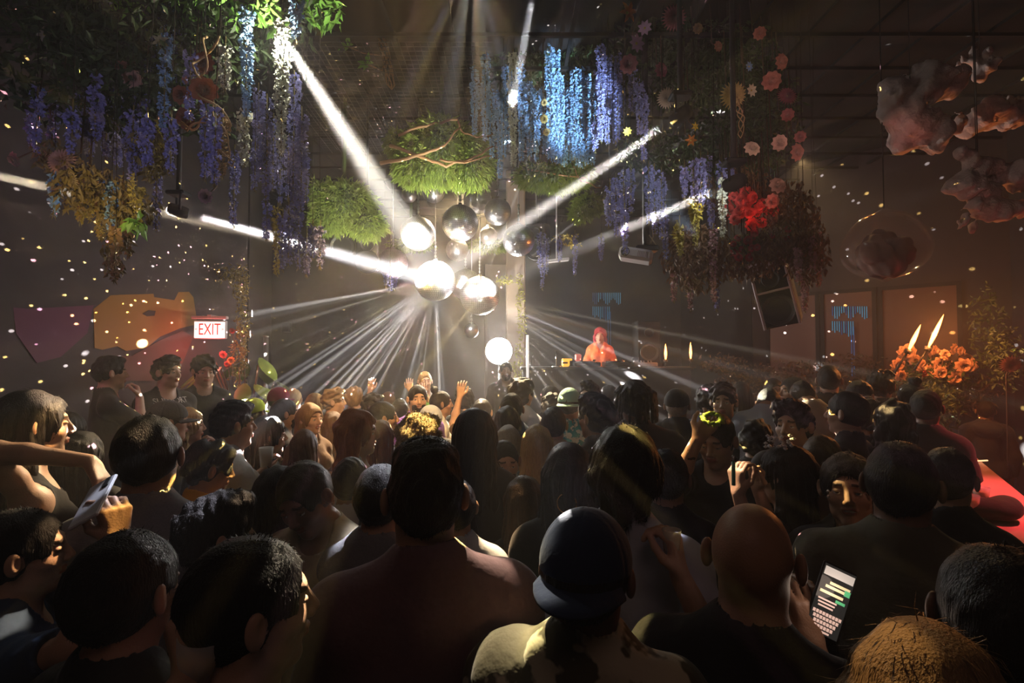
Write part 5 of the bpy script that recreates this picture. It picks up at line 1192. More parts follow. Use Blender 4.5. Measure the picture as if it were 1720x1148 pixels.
moss('large bright green moss mound wrapped in twigs above the mirror balls', [(742, 262, 88, 55, 5.2, .42), (700, 285, 42, 30, 5.15, .3), (790, 285, 40, 32, 5.15, .3), (740, 225, 50, 24, 5.2, .3), (668, 245, 20, 25, 5.3, .2)], 15000, 1,
     [([(640, 275, 4.75), (700, 262, 4.7), (745, 245, 4.7), (772, 215, 4.8)], .018), ([(655, 245, 4.8), (700, 262, 4.72), (750, 278, 4.7), (790, 268, 4.72), (828, 246, 4.8)], .018), ([(668, 228, 4.85), (715, 210, 4.8), (770, 200, 4.9), (775, 222, 4.85), (800, 232, 4.8), (828, 225, 4.9)], .014), ([(740, 270, 4.7), (780, 275, 4.68), (826, 262, 4.75)], .012)])
moss('bright green moss mound left of the mirror balls', [(578, 345, 60, 42, 5.6, .30), (552, 366, 34, 28, 5.6, .25), (616, 378, 34, 24, 5.6, .25), (540, 330, 22, 24, 5.6, .2)], 10000, 2)
moss('long low green moss mound right of the mirror balls', [(935, 300, 62, 18, 5.2, .25), (895, 296, 30, 16, 5.3, .2), (970, 292, 30, 16, 5.2, .2)], 5500, 3, [([(880, 285, 4.95), (930, 292, 4.9), (985, 300, 4.95)], .010), ([(960, 275, 4.9), (975, 305, 4.9), (1010, 315, 5.0)], .008)])
moss('small green moss clump behind the upper right beam', [(988, 345, 28, 16, 5.4, .15), (975, 358, 18, 12, 5.4, .12)], 1600, 4)
moss('dim moss strip behind the chrome mirror balls', [(690, 410, 40, 9, 6.8, .15), (820, 412, 40, 9, 6.9, .15)], 1600, 5)
# ---- hanging roots and curling vines
def vine(name, label, tw, rad, m, cat='vine', n=3, wob=.02, seed=0, coil=0.):
    r = random.Random(seed); c0 = P(*tw[0]); e = empty(name, c0, 0, label=label, cat=cat); g = MB()
    for q in range(n):
        pts = [P(*t) - c0 for t in tw]; sm = []
        for i in range(len(pts) - 1):
            for k in range(6):
                t = k / 6; a = (i + t) * coil + q * TAU / n; sm.append(pts[i].lerp(pts[i + 1], t) + Vector((math.cos(a), math.sin(a), .3 * math.sin(a * 1.7))) * wob)
        sm.append(pts[-1]); g.tube(sm, [rad * (1 - .5 * i / len(sm)) for i in range(len(sm))], 6)
    g.build('tendrils', m, e); return e
vine('hanging_roots', 'twisted brown roots hanging from the ceiling left of centre', [(622, -40, 4.6), (640, 60, 4.6), (650, 100, 4.6), (658, 150, 4.65)], .012, M_TWIG, 'roots', 5, .035, 1, 2.2)
vine('curling_vine', 'curling tan vine hanging under the creamy yellow flower', [(1236, 150, 3.9), (1238, 178, 3.88), (1246, 200, 3.9), (1244, 232, 3.9)], .006, mat('vine_tan', (.45, .28, .12), .6), 'vine', 3, .02, 2, 4)
vine('curling_vine', 'curling vine looping around the rust roses at upper left', [(358, 60, 2.95), (340, 95, 2.9), (330, 130, 2.9), (352, 172, 2.9), (378, 205, 2.95), (372, 240, 2.95), (390, 280, 3.0)], .007, mat('vine_tan', (.45, .28, .12), .6), 'vine', 2, .035, 3, 2.6)
vine('curling_vine', 'short orange vine beside the lemon flowers upper left', [(300, 205, 2.95), (318, 218, 2.9), (340, 205, 2.9), (348, 196, 2.9)], .008, mat('vine_orange', (.55, .26, .08), .6), 'vine', 2, .015, 4, 3)
for px, py, lb in ((584, 78, 'upper sprig of pale green leaves on the hanging roots'), (617, 108, 'lower sprig of green leaves on the hanging roots')):
    c = P(px, py, 4.5); e = empty('leaf_sprig', c, 0, label=lb, cat='leaves'); r = np.random.RandomState(px); D = np.array([[-1, 0, .35], [-.8, -.3, -.5], [-.2, -.6, -.9], [.2, -.4, .8], [.6, -.6, -.2]])
    V, F = kites(np.zeros((5, 3)), D, np.array([[0, -1, .2]] * 5), .10, .05, .15); link('leaves', mesh_np('leaves', V, F, M_BRIGHT, smooth=False), e)
    g = MB(); g.tube([(0, 0, 0), (.12, .05, -.03), P(648, 95, 4.6) - c], .006, 5); g.build('stem', M_TWIG, e)

# ---- cotton clouds at the upper right
def cloud(label, blobs, seed, d, light=None):
    c0 = P(blobs[0][0], blobs[0][1], d); e = empty('cotton_cloud', c0, 0, label=label, cat='cloud'); pr = []
    r = np.random.RandomState(seed)
    for (px, py, rp) in blobs:
        q = np.array(P(px, py, d) - c0); s = rp * d / 860; pr.append(ell(q, (s, s * .9, s * .85), ID, s * .5))
        for k in range(5): u = rdir(r, 1)[0]; pr.append(ell(q + u * s * .8, (s * .45,) * 3, ID, s * .25))
    pc = np.array([p[1] for p in pr]); m = max(b[2] for b in blobs) * d / 860; lo, hi = pc.min(0) - m * 1.3, pc.max(0) + m * 1.3; h = .014
    xs, ys, zs = [ar(lo[q], hi[q], h) for q in range(3)]; F = field(xs, ys, zs, pr); N = Nz(seed); X, Y, Z = xs[:, None, None], ys[None, :, None], zs[None, None, :]
    F = F + N(X, Y, Z, 22) * .030 + N(Y, Z, X, 60) * .012 + N(Z, X, Y, 130) * .005; V, Q = nets(F, xs, ys, zs)
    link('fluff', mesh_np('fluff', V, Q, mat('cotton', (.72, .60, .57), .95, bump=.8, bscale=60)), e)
    g = MB(); g.tube([(0, 0, 0), (0, 0, Z_TOP - c0.z)], .003, 5); g.build('cord', M_BLK, e)
cloud('largest cotton cloud, pale at its left end, upper right', [(1530, 205, 40), (1500, 190, 26), (1560, 230, 26), (1550, 150, 40), (1590, 140, 30), (1510, 150, 24)], 1, 3.6)
cloud('small dim red cotton cloud highest at the right', [(1646, 104, 22), (1628, 106, 14), (1664, 104, 16)], 2, 3.8)
cloud('thin grey cotton cloud near the right edge', [(1640, 205, 22), (1670, 190, 26), (1710, 182, 22), (1612, 212, 14)], 3, 3.7)
cloud('cotton cloud with a bright white rim at the right edge', [(1640, 275, 22), (1665, 275, 16), (1620, 268, 12), (1630, 310, 26), (1660, 320, 22), (1600 + 90, 300, 24)], 4, 3.4)
cloud('low rust tinted cotton cloud under the bright rimmed one', [(1645, 355, 26), (1625, 362, 18), (1675, 350, 24), (1706, 346, 18)], 5, 3.4)
# translucent balloon with cotton inside
p = P(1486, 412, 3.6); e = empty('clear_balloon', p, 0, label='big clear balloon with cotton inside hanging at the right', cat='balloon')
g = MB(); g.lathe([(.0, -.27)] + [(.27 * math.sin(R(a)) * (1 + .08 * math.sin(R(a * 2))), -.27 * math.cos(R(a)) * .9) for a in range(10, 180, 10)] + [(.02, .26), (.0, .28)], (0, 0, 0), 32)
g.build('balloon_skin', mat('clear_film', (.75, .55, .50), .10, alpha=.22, spec=.8, coat=.6), e)
r = np.random.RandomState(9); pr = []
for k in range(16): u = rdir(r, 1)[0]; pr.append(ell(u * .10 + np.array([0, 0, -.06]), (.075,) * 3, ID, .04))
xs = ar(-.25, .25, .012); F = field(xs, xs, xs, pr); N = Nz(3); F = F + N(xs[:, None, None], xs[None, :, None], xs[None, None, :], 50) * .012; V, Q = nets(F, xs, xs, xs)
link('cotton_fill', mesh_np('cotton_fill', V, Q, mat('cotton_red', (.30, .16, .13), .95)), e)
g = MB(); g.tube([(0, 0, .26), (0, 0, Z_TOP - p.z)], .004, 5); g.build('cord', M_BLK, e)

# ------------------------------------------------------------------ the crowd
for bx_ in (((2.0, 3.95, .15), (1.3, 1.1, .30)), ((P(850, 600, 6.4).x, 6.4, .15), (.7, .6, .3)), ((P(714, 600, 6.1).x, 6.1, .075), (.7, .6, .15))): g = MB(); g.box(*bx_, None, 0, .01); tag(g.build('floor_riser', M_BLKM), kind='structure')
g = MB(); g.box((-3.05, 4.15, .15), (1.9, 1.7, .30), None, 0, .01); tag(g.build('floor_platform', mat('platform_black', (.02, .018, .018), .7)), kind='structure')
PEOPLE = {}
def seat(key, label, px, py, w, yaw, floor=0., d=None, **k):
    yaw = yaw + math.degrees(math.atan((px - 860) / 860))            # yaw is how the figure is turned to the onlooker
    d0 = d or 155 / w; k.setdefault('seed', len(PEOPLE) + 1)
    off = math.sin(R(k.get('lean', 0))) * .7; sd = math.sin(R(k.get('side', 0))) * .72    # bring a leaning head back over its mark
    best = None
    for q in sorted(range(-6, 7), key=abs):                        # nobody stands inside a neighbour
        d = d0 * (1 + q * .015); p = P(px, py, d); h = p.z - floor
        bx = p.x - off * math.sin(R(yaw)) - sd * math.cos(R(yaw)); by = d - off * math.cos(R(yaw)) + sd * math.sin(R(yaw))
        gap = min([math.hypot(v_[4][0] - bx, v_[4][1] - by) for v_ in PEOPLE.values()] or [9])
        cost = max(0, .31 - gap) * 10 + abs(q) * .02 + (max(0, 1.50 - h) + max(0, h - 1.92)) * 12
        if best is None or cost < best[0]: best = (cost, d, bx, by, min(max(h, 1.48), 1.95))
    _, d, bx, by, h2 = best
    PEOPLE[key] = person(label, (bx, by, floor), h2, yaw=yaw, d=d, floor=floor, **k) + ((bx, by),)
    return PEOPLE[key]
BK = dict(tc='black')
# --- nearest, backs to the camera
seat('centre', 'tall man in mauve sweater with short dark hair, nearest in the centre, seen from behind', 715, 735, 128, -4, hair='crop', hc='black', top='sweater', tc='mauve', skin_k='tan', build=1.12, arms=('hold', 'hold'))
seat('camo', 'person in backwards dark cap and camouflage jacket seen from behind', 985, 852, 150, 12, hair='short', hc='black', top='jacket', tc='camo', cap_c='navy', cap_yaw=180, skin_k='brown', build=1.05, arms=('hold', 'hold'))
seat('bald', 'bald man in black t-shirt seen from behind, texting on a lit phone', 1262, 826, 148, 8, hair='bald', top='tee', tc='black', skin_k='tan', build=1.1,
     arms=('hold', dict(w=(1362, 1085, 1.13), u=(.05, .25, 1), n=(-.1, 1, -.25), c=.35)))
seat('blond_front', 'person with wavy light brown hair, nearest at the bottom right corner', 1560, 1040, 265, 8, hair='long', hc='sandy', top='tee', tc='black', sex='f', skin_k='fair', d=.66)
seat('far_right', 'dark haired person in black, cut by the right edge', 1678, 905, 190, -8, hair='short', hc='black', top='hoodie', tc='black', skin_k='brown', d=.84, build=1.15)
seat('profile', 'dark haired man at lower left looking right in profile, lit nose', 425, 893, 150, 84, hair='short', hc='black', top='tee', tc='navy', skin_k='fair', beard=False, d=.90,
     arms=('down', dict(w=(318, 1142, .82), u=(-.5, .25, .8), n=(.6, .5, .1), c=.6)))
seat('left_low', 'man with dark hair at lower left, cheek edge lit, turned half away', 216, 884, 150, 50, hair='short', hc='black', top='tee', tc='black', skin_k='tan', d=.93)
seat('left_edge', 'person at the left edge with lit face in profile and blue shirt', 40, 850, 112, 100, hair='short', hc='black', top='tee', tc='denim', skin_k='fair', d=1.35, arms=('down', dict(w=(196, 912, 1.27), u=(-.15, .1, 1), n=(-.8, .4, .2), c=.5)))
seat('glasses', 'dark haired man looking right over the lower left profile man', 366, 830, 100, 80, hair='swept', hc='black', top='tee', tc='black', skin_k='fair', d=1.50)
seat('grey_tee', 'man in grey t-shirt with thick dark hair seen from behind at left', 252, 692, 104, 22, hair='short', hc='black', top='tee', tc='heather', skin_k='tan', build=1.1, d=1.5)
seat('lean_woman', 'bare armed woman at left edge in profile, arm stretched onto a shoulder', 58, 652, 82, 84, hair='long', hc='black', top='tank', tc='black', sex='f', skin_k='fair', d=1.95,
     arms=('down', dict(w=(150, 775, 1.80), u=(.6, -.1, -.75), n=(-.6, -.1, -.5), c=.35, pole=(.3, 0, .4))))
seat('bob', 'person with dark bob haircut and white t-shirt seen from behind', 1050, 713, 104, 2, hair='bob', hc='black', top='tee', tc='bluewhite', skin_k='fair', d=1.5, build=.98, arms=('down', dict(w=(1142, 968, 1.30), u=(-.1, .2, 1), n=(-.8, .5, 0), c=.6)))
seat('dept', 'person in black t-shirt with faded chest-high lettering on the back', 1120, 750, 72, 0, hair='short', hc='black', top='tee', tc='black', skin_k='brown', d=2.05)
seat('smiling', 'smiling woman with earring facing the camera at right', 1430, 757, 80, 182, hair='pony', hc='black', top='tee', tc='black', sex='f', skin_k='tan', smile=True, d=1.75, roll=4)
seat('olive', 'broad man in olive brown t-shirt seen from behind at right', 1512, 735, 88, 4, hair='short', hc='black', top='tee', tc='olive', skin_k='brown', build=1.2, d=1.62)
seat('dark_back', 'dark haired man in black right of the olive shirt man', 1592, 748, 104, 14, hair='short', hc='black', top='tee', tc='black', skin_k='tan', d=1.98)
seat('flower_hair', 'dark haired woman with white flower clip in profile, hands at her face', 1318, 744, 90, -70, hair='long', hc='dark', top='tank', tc='black', sex='f', skin_k='fair', d=1.85,
     arms=(dict(w=(1240, 830, 1.72), u=(-.05, .1, 1), n=(.9, .3, 0), c=.55), dict(w=(1272, 822, 1.95), u=(-.1, -.1, 1), n=(-.8, -.4, .1), c=.5)))
seat('scarf', 'man in black with green scrunchie, arm raised and hand over his brow', 1206, 686, 66, 196, hair='short', hc='dark', top='tee', tc='black', skin_k='fair', d=2.45, pitch=-18,
     arms=('down', dict(w=(1172, 738, 2.22), u=(.55, 0, .75), n=(.2, 1, .1), c=.35, pole=(.5, .4, -1))))
seat('dim_look', 'dark haired man looking left, brow lit, between two white shirts', 1332, 672, 46, 206, hair='swept', hc='black', top='tee', tc='black', skin_k='tan', d=2.75, smile=False)
seat('blue_left', 'person in pale grey long sleeved shirt just left of the mauve sweater man', 640, 775, 84, 20, hair='short', hc='black', top='shirt', tc='heather', skin_k='fair', d=1.72)
seat('right_blue', 'dark haired person whose light blue shirt shows right of the mauve sweater', 765, 800, 78, -10, hair='short', hc='black', top='tee', tc='bluewhite', skin_k='fair', d=1.84)
seat('bare', 'woman with long brown hair and bare shoulder seen from behind', 880, 797, 76, -12, hair='long', hc='brown', top='tank', tc='black', sex='f', skin_k='fair', d=1.95)
seat('floral', 'man with cropped hair and dark floral shirt looking down toward the camera', 846, 733, 52, 168, hair='buzz', hc='black', top='tee', tc='floral', skin_k='tan', beard=True, pitch=-10, d=2.65, arms=('down', dict(w=(803, 925, 2.36), u=(-.1, -.1, 1), n=(.8, .3, 0), c=.6)))
seat('pair_woman', 'woman with long black hair leaning to a man, seen from behind', 470, 778, 80, 38, hair='long', hc='black', top='shirt', tc='black', sex='f', skin_k='tan', d=1.95, side=-5)
seat('pair_man', 'dark skinned man bending his face down toward a woman', 540, 757, 82, 208, hair='short', hc='black', top='tee', tc='tan', skin_k='brown', pitch=-26, roll=12, d=1.95)
seat('white_v', 'person in white vest behind the bending man, back to the camera', 590, 765, 66, 24, hair='short', hc='black', top='tee', tc='white', skin_k='tan', d=2.3)
seat('dark_woman', 'woman with long dark hair and a bangle, seen from behind left of the bob haircut', 955, 741, 78, -4, hair='long', hc='dark', top='shirt', tc='black', sex='f', skin_k='fair', d=2.0)
seat('blond_back', 'blond woman with straight hair and slate top seen from behind', 902, 712, 52, 2, hair='long', hc='blond', top='tee', tc='slate', sex='f', d=2.95)
seat('ash_back', 'woman with ash blond hair seen from behind, left of the blond one', 853, 713, 48, -6, hair='long', hc='ash', top='tee', tc='charcoal', sex='f', d=3.25)
seat('black_long', 'woman with long black hair and grey sweater seen from behind beside the centre man', 797, 683, 58, -2, hair='long', hc='black', top='sweater', tc='charcoal', sex='f', d=2.6)
seat('curly_blond', 'person with curly golden hair seen from behind over the centre man', 704, 698, 72, 4, hair='curly', hc='blond', top='tee', tc='black', d=2.1)
seat('laugh', 'laughing woman with curly red hair in profile and white top', 603, 688, 54, 96, hair='wavy', hc='red', top='tee', tc='white', sex='f', skin_k='fair', smile=True, d=2.85)
seat('long_brown', 'woman with long chestnut hair seen from behind, right of the laughing woman', 640, 704, 42, 14, hair='long', hc='chestnut', top='tee', tc='white', sex='f', d=3.4)
seat('left_white', 'man in white t-shirt with dark fade haircut looking right', 393, 672, 56, 76, hair='crop', hc='black', top='tee', tc='white', skin_k='fair', d=2.75)
seat('yellow', 'person in mustard yellow top with dark curls, head bowed', 342, 740, 62, 84, hair='curly', hc='black', top='tee', tc='yellow', skin_k='tan', d=2.35, pitch=-14, sex='f')
seat('blond_left', 'blond woman at left in profile with a hand in her hair', 316, 685, 40, 90, hair='wavy', hc='blond', top='tank', tc='black', sex='f', skin_k='fair', d=3.5, arms=('face', 'down'))
seat('beanie', 'man in beige cap at left looking right with lit cheek', 285, 672, 44, 84, hair='short', hc='dark', top='tee', tc='black', skin_k='fair', cap_c='charcoal', d=3.3)
seat('drink', 'woman with long dark hair in profile holding a white cup', 452, 697, 48, 80, hair='long', hc='dark', top='tee', tc='black', sex='f', skin_k='fair', d=3.05,
     arms=(dict(w=(442, 790, 2.75), u=(.35, .2, .85), n=(.7, .4, -.2), c=.55), 'down'))
seat('smile2', 'fair haired woman facing right, smiling, among the left crowd', 522, 676, 38, 140, hair='long', hc='sandy', top='tee', tc='brown', sex='f', skin_k='fair', smile=True, d=3.9)
seat('man_profile', 'heavy man in profile looking right behind the laughing woman', 645, 672, 42, 86, hair='short', hc='black', top='tee', tc='bluewhite', skin_k='tan', d=3.6)
seat('cap_profile', 'bearded man in profile looking right, left of the smiling fair woman', 480, 668, 38, 84, hair='short', hc='black', top='tee', tc='black', skin_k='tan', beard=True, d=4.0)
seat('woman_back', 'long haired woman in brown top seen from behind, below the smiling fair woman', 512, 720, 42, 16, hair='long', hc='brown', top='tee', tc='brown', sex='f', d=3.45)
seat('back_mid', 'slim woman with brown hair in front of the smiling fair woman', 560, 690, 36, 20, hair='long', hc='brown', top='tee', tc='charcoal', sex='f', d=4.2)
seat('green_cap', 'person in lime cap behind the white t-shirt man', 428, 668, 34, 40, hair='short', hc='dark', top='tee', tc='black', cap_c='lime', d=4.4)
seat('burgundy_cap', 'person in burgundy cap in the left crowd', 470, 650, 30, 50, hair='short', hc='dark', top='tee', tc='charcoal', cap_c='burgundy', skin_k='tan', d=5.0)
seat('blond_bright', 'golden haired person right of the burgundy cap', 494, 652, 26, 20, hair='short', hc='blond', top='tee', tc='white', d=5.6)
seat('blond_hat', 'blond haired person with pale hair lit at left centre', 530, 660, 30, 20, hair='bob', hc='blond', top='tee', tc='white', sex='f', d=5.1)
seat('far_a', 'curly sandy haired man behind the pale blond one', 562, 652, 28, 100, hair='curly', hc='sandy', top='tee', tc='slate', skin_k='fair', d=4.9)
seat('far_b', 'curly fair haired man facing right in the far left crowd', 596, 650, 28, 30, hair='curly', hc='sandy', top='tee', tc='charcoal', d=5.4)
seat('far_c', 'dark curly haired person in front of the far brick coloured hands', 628, 662, 26, 60, hair='curly', hc='dark', top='tee', tc='charcoal', d=4.7)
seat('hands_up', 'person with both hands raised near the green sleeve', 652, 657, 24, 10, hair='short', hc='brown', top='tee', tc='brown', arms=('up', 'up'), d=5.6)
seat('green_sleeve', 'person in bright green top with one arm raised', 672, 668, 26, 8, hair='short', hc='dark', top='sweater', tc='green', arms=('down', 'up'), d=4.9)
seat('purple', 'bearded man in purple shirt facing the camera', 702, 645, 32, 172, hair='short', hc='dark', top='tee', tc='purple', skin_k='fair', beard=True, smile=True, d=4.5)
seat('tall_far', 'fair person standing highest in the far middle crowd', 714, 623, 22, 170, hair='short', hc='blond', top='tee', tc='white', skin_k='pale', floor=.15, d=6.1)
seat('white_cap', 'person in white cap seen from behind in the middle', 722, 680, 36, -30, hair='short', hc='dark', top='tee', tc='charcoal', cap_c='bluewhite', cap_yaw=0, d=4.0)
seat('bun', 'dark haired person in profile right of the white cap', 742, 655, 30, 84, hair='bun', hc='black', top='tee', tc='white', skin_k='tan', sex='f', d=4.6)
seat('dark_curls', 'dark curly haired person left of the strobe glare', 780, 652, 30, 10, hair='curly', hc='black', top='tee', tc='charcoal', d=4.9)
seat('far_hand', 'dark haired person with a raised lit hand near the strobe', 810, 668, 30, 10, hair='short', hc='black', top='tee', tc='brown', arms=('up', 'down'), d=4.4)
seat('strobe_man', 'shadowy man standing before the white strobe', 850, 607, 24, 176, hair='short', hc='black', top='hoodie', tc='black', skin_k='dark', floor=.3, d=6.4, beard=True)
seat('hug', 'curly dark haired person in grey collar hugging another', 876, 636, 38, 40, hair='curly', hc='dark', top='hoodie', tc='bluewhite', d=4.3)
seat('denim', 'person with dark hair and dotted denim jacket', 860, 658, 30, 10, hair='short', hc='black', top='jacket', tc='denim', d=3.9)
seat('low_bob', 'dark bob haired person in front of the denim jacket', 852, 682, 40, 0, hair='bob', hc='dark', top='tee', tc='charcoal', sex='f', d=3.65)
seat('back_short', 'man with neat dark hair and beige sweater seen from behind', 930, 681, 46, 4, hair='short', hc='dark', top='sweater', tc='beige', d=3.3)
seat('mint', 'man in mint cap and teal patterned shirt seen from behind', 957, 651, 34, 12, hair='short', hc='dark', top='tee', tc='teal', cap_c='mint', cap_yaw=180, skin_k='tan', d=4.1)
seat('left_look', 'dark haired man in black t-shirt looking left in profile', 1000, 662, 52, -52, hair='swept', hc='black', top='tee', tc='black', skin_k='tan', d=2.95)
seat('quiff', 'man with tall dark hair and lit face behind the profile man', 990, 640, 32, -150, hair='quiff', hc='dark', top='tee', tc='charcoal', skin_k='pale', d=4.4)
seat('behind_q', 'dark haired man behind, between the tall hair man and dreadlocks', 1022, 645, 28, -30, hair='short', hc='dark', top='tee', tc='charcoal', skin_k='tan', d=4.9)
seat('shade_a', 'woman with dark hair left of the mint cap, eyes shaded', 925, 648, 26, 170, hair='bob', hc='dark', top='tee', tc='black', sex='f', d=5.1)
seat('shade_b', 'person with wavy dark hair in front of the shaded eyed woman', 928, 662, 30, 20, hair='curly', hc='dark', top='tee', tc='brown', d=4.5)
seat('dreads', 'man with long dreadlocks and grey t-shirt seen from behind', 1066, 636, 52, -14, hair='dreads', hc='dark', top='tee', tc='grey', skin_k='brown', d=3.05, build=1.2)
seat('bandana', 'person with dark cap over a white braid pattern bandana seen from behind', 1137, 652, 38, 6, hair='short', hc='grey', top='jacket', tc='charcoal', cap_c='black', skin_k='tan', d=3.9)
seat('shade_c', 'dim curly haired person left of the raised arm man', 1190, 646, 34, 20, hair='curly', hc='black', top='tee', tc='navy', d=4.2)
seat('shade_d', 'dim person with sunglasses lit on the brow, behind the raised arm man', 1215, 645, 34, 186, hair='curly', hc='black', top='tee', tc='black', d=4.0)
seat('white_a', 'person in white t-shirt seen from behind at right, head bowed', 1290, 618, 44, 12, floor=.3, hair='short', hc='black', top='tee', tc='bluewhite', skin_k='tan', d=3.8, pitch=-34, lean=30)
seat('white_b', 'person in cream shirt at right leaning toward a friend', 1350, 612, 44, -24, floor=.3, hair='short', hc='black', top='sweater', tc='beige', skin_k='tan', d=3.7, pitch=-30, lean=26)
seat('amber_face', 'man at right looking left with amber lit face', 1420, 655, 46, -72, hair='short', hc='dark', top='tee', tc='black', skin_k='fair', d=3.3)
seat('pair_l', 'person with amber lit cheek in the dark right crowd', 1300, 634, 28, 160, hair='short', hc='black', top='tee', tc='black', skin_k='tan', d=5.0)
seat('pair_r', 'person with amber lit nose beside the cream shirt one', 1330, 632, 28, -120, hair='short', hc='black', top='tee', tc='black', skin_k='tan', d=4.9)
seat('hair_low', 'dark haired person seen from behind under the white t-shirt one', 1270, 706, 58, 6, hair='curly', hc='black', top='tee', tc='black', d=2.85)
seat('brown_low', 'brown haired person behind the smiling woman, collar lit', 1382, 728, 50, 24, hair='short', hc='brown', top='tee', tc='brown', d=2.5)
seat('dim_1', 'dim black haired person behind, right of the amber faced man', 1452, 668, 50, 6, hair='curly', hc='black', top='tee', tc='black', d=3.2)
seat('dim_2', 'dim person with wavy hair in the middle of the right crowd', 1500, 672, 54, -8, hair='wavy', hc='dark', top='tee', tc='black', sex='f', d=3.0)
seat('dim_3', 'tall dim person standing left of the bar counter', 1555, 652, 44, 10, hair='short', hc='black', top='tee', tc='black', skin_k='brown', d=3.5)
seat('dim_4', 'dim bearded man by the bar counter facing away', 1655, 672, 34, -10, hair='short', hc='black', top='hoodie', tc='charcoal', skin_k='tan', d=5.35)
seat('dim_5', 'dim person far back before the orange roses', 1392, 612, 34, 4, hair='short', hc='black', top='tee', tc='black', d=4.6)
seat('dim_6', 'dim curly person far back left of the orange roses', 1480, 622, 34, 4, hair='curly', hc='black', top='tee', tc='black', d=4.6)
seat('dim_7', 'dim person with slick hair in front of the window frames', 1445, 636, 36, 30, hair='slick', hc='black', top='tee', tc='brown', d=4.0)
seat('dim_8', 'dim woman with bun before the leafy hedge at right', 1530, 640, 38, -20, hair='bun', hc='black', top='tee', tc='black', sex='f', d=3.9)
seat('dim_9', 'dim long haired woman left of the cream shirt one', 1245, 640, 30, 10, hair='long', hc='dark', top='tee', tc='black', sex='f', d=5.1)
seat('plat_a', 'man in black t-shirt on the left platform, lighting something at his mouth', 186, 597, 42, 82, floor=.30, hair='crop', hc='black', top='tee', tc='black', skin_k='fair', arms=('down', 'face'), d=3.75)
seat('plat_b', 'man in black t-shirt with white chest lettering on the left platform', 281, 598, 38, 152, floor=.30, hair='swept', hc='dark', top='tee', tc='black', skin_k='fair', d=4.0, head_yaw=-20)
seat('plat_c', 'man with wavy hair and pale chest print, rightmost on the left platform', 343, 597, 36, 168, floor=.30, hair='curly', hc='dark', top='tee', tc='black', skin_k='fair', d=4.35, pitch=-10, arms=('hold', 'hold'))
seat('hair_phone', 'dark haired woman just right of the bare armed one, mostly hidden', 138, 722, 56, 24, hair='long', hc='black', top='tee', tc='black', sex='f', d=2.55)
seat('lit_hand', 'woman in shade behind the bare armed one with amber lit hands', 112, 690, 48, 60, hair='long', hc='dark', top='tee', tc='brown', sex='f', skin_k='fair', arms=('face', 'chest'), d=3.0)
# --- the performer on the stage
seat('performer', 'performer with red lit hair and orange jacket behind the booth', 1008, 549, 27, 184, floor=.80, hair='wavy', hc='crimson', top='jacket', tc='orange', trousers='black', sex='f', skin_k='fair', pitch=-12, d=7.75,
     arms=(((.235, .06, 1.14), (.17, .30, 1.06), (-.2, 1, -.1), (0, 0, -1), .3), ((.235, .06, 1.14), (.17, .30, 1.06), (-.2, 1, -.1), (0, 0, -1), .3)))

def place_at(px, py, d): return P(px, py, d)
# ---- things held and worn
def lettering_on(key, text, mesh_name, z, size, m, face=-1, sx=1., x=0.):
    """letters pressed onto a garment"""
    from mathutils.bvhtree import BVHTree
    root = PEOPLE[key][0]; gar = [c for c in root.children if c.name.split('.')[0] == mesh_name][0]
    bv = BVHTree.FromPolygons([v.co for v in gar.data.vertices], [p.vertices[:] for p in gar.data.polygons])
    rot = Matrix.Rotation(R(90), 4, 'X') if face < 0 else Matrix.Rotation(R(180), 4, 'Z') @ Matrix.Rotation(R(90), 4, 'X')
    o = glyphs('lettering', text, gar, Matrix.Translation((x, 0, z)) @ rot, size, m, sx)
    for v in o.data.vertices:
        h = bv.ray_cast(Vector((v.co.x, face * .6, v.co.z)), Vector((0, -face, 0)))
        if h[0] is not None: v.co.y = h[0].y + face * .0015 + (v.co.y * 1.0)
M_INK = mat('shirt_print', (.55, .52, .50), .7); M_INK2 = mat('shirt_print_gold', (.50, .40, .25), .7)
lettering_on('plat_b', 'SUPPORT', 't_shirt', 1.415, .062, M_INK, face=1)
lettering_on('dept', 'DEPT', 't_shirt', 1.41, .075, M_INK2, face=-1, x=-.03)
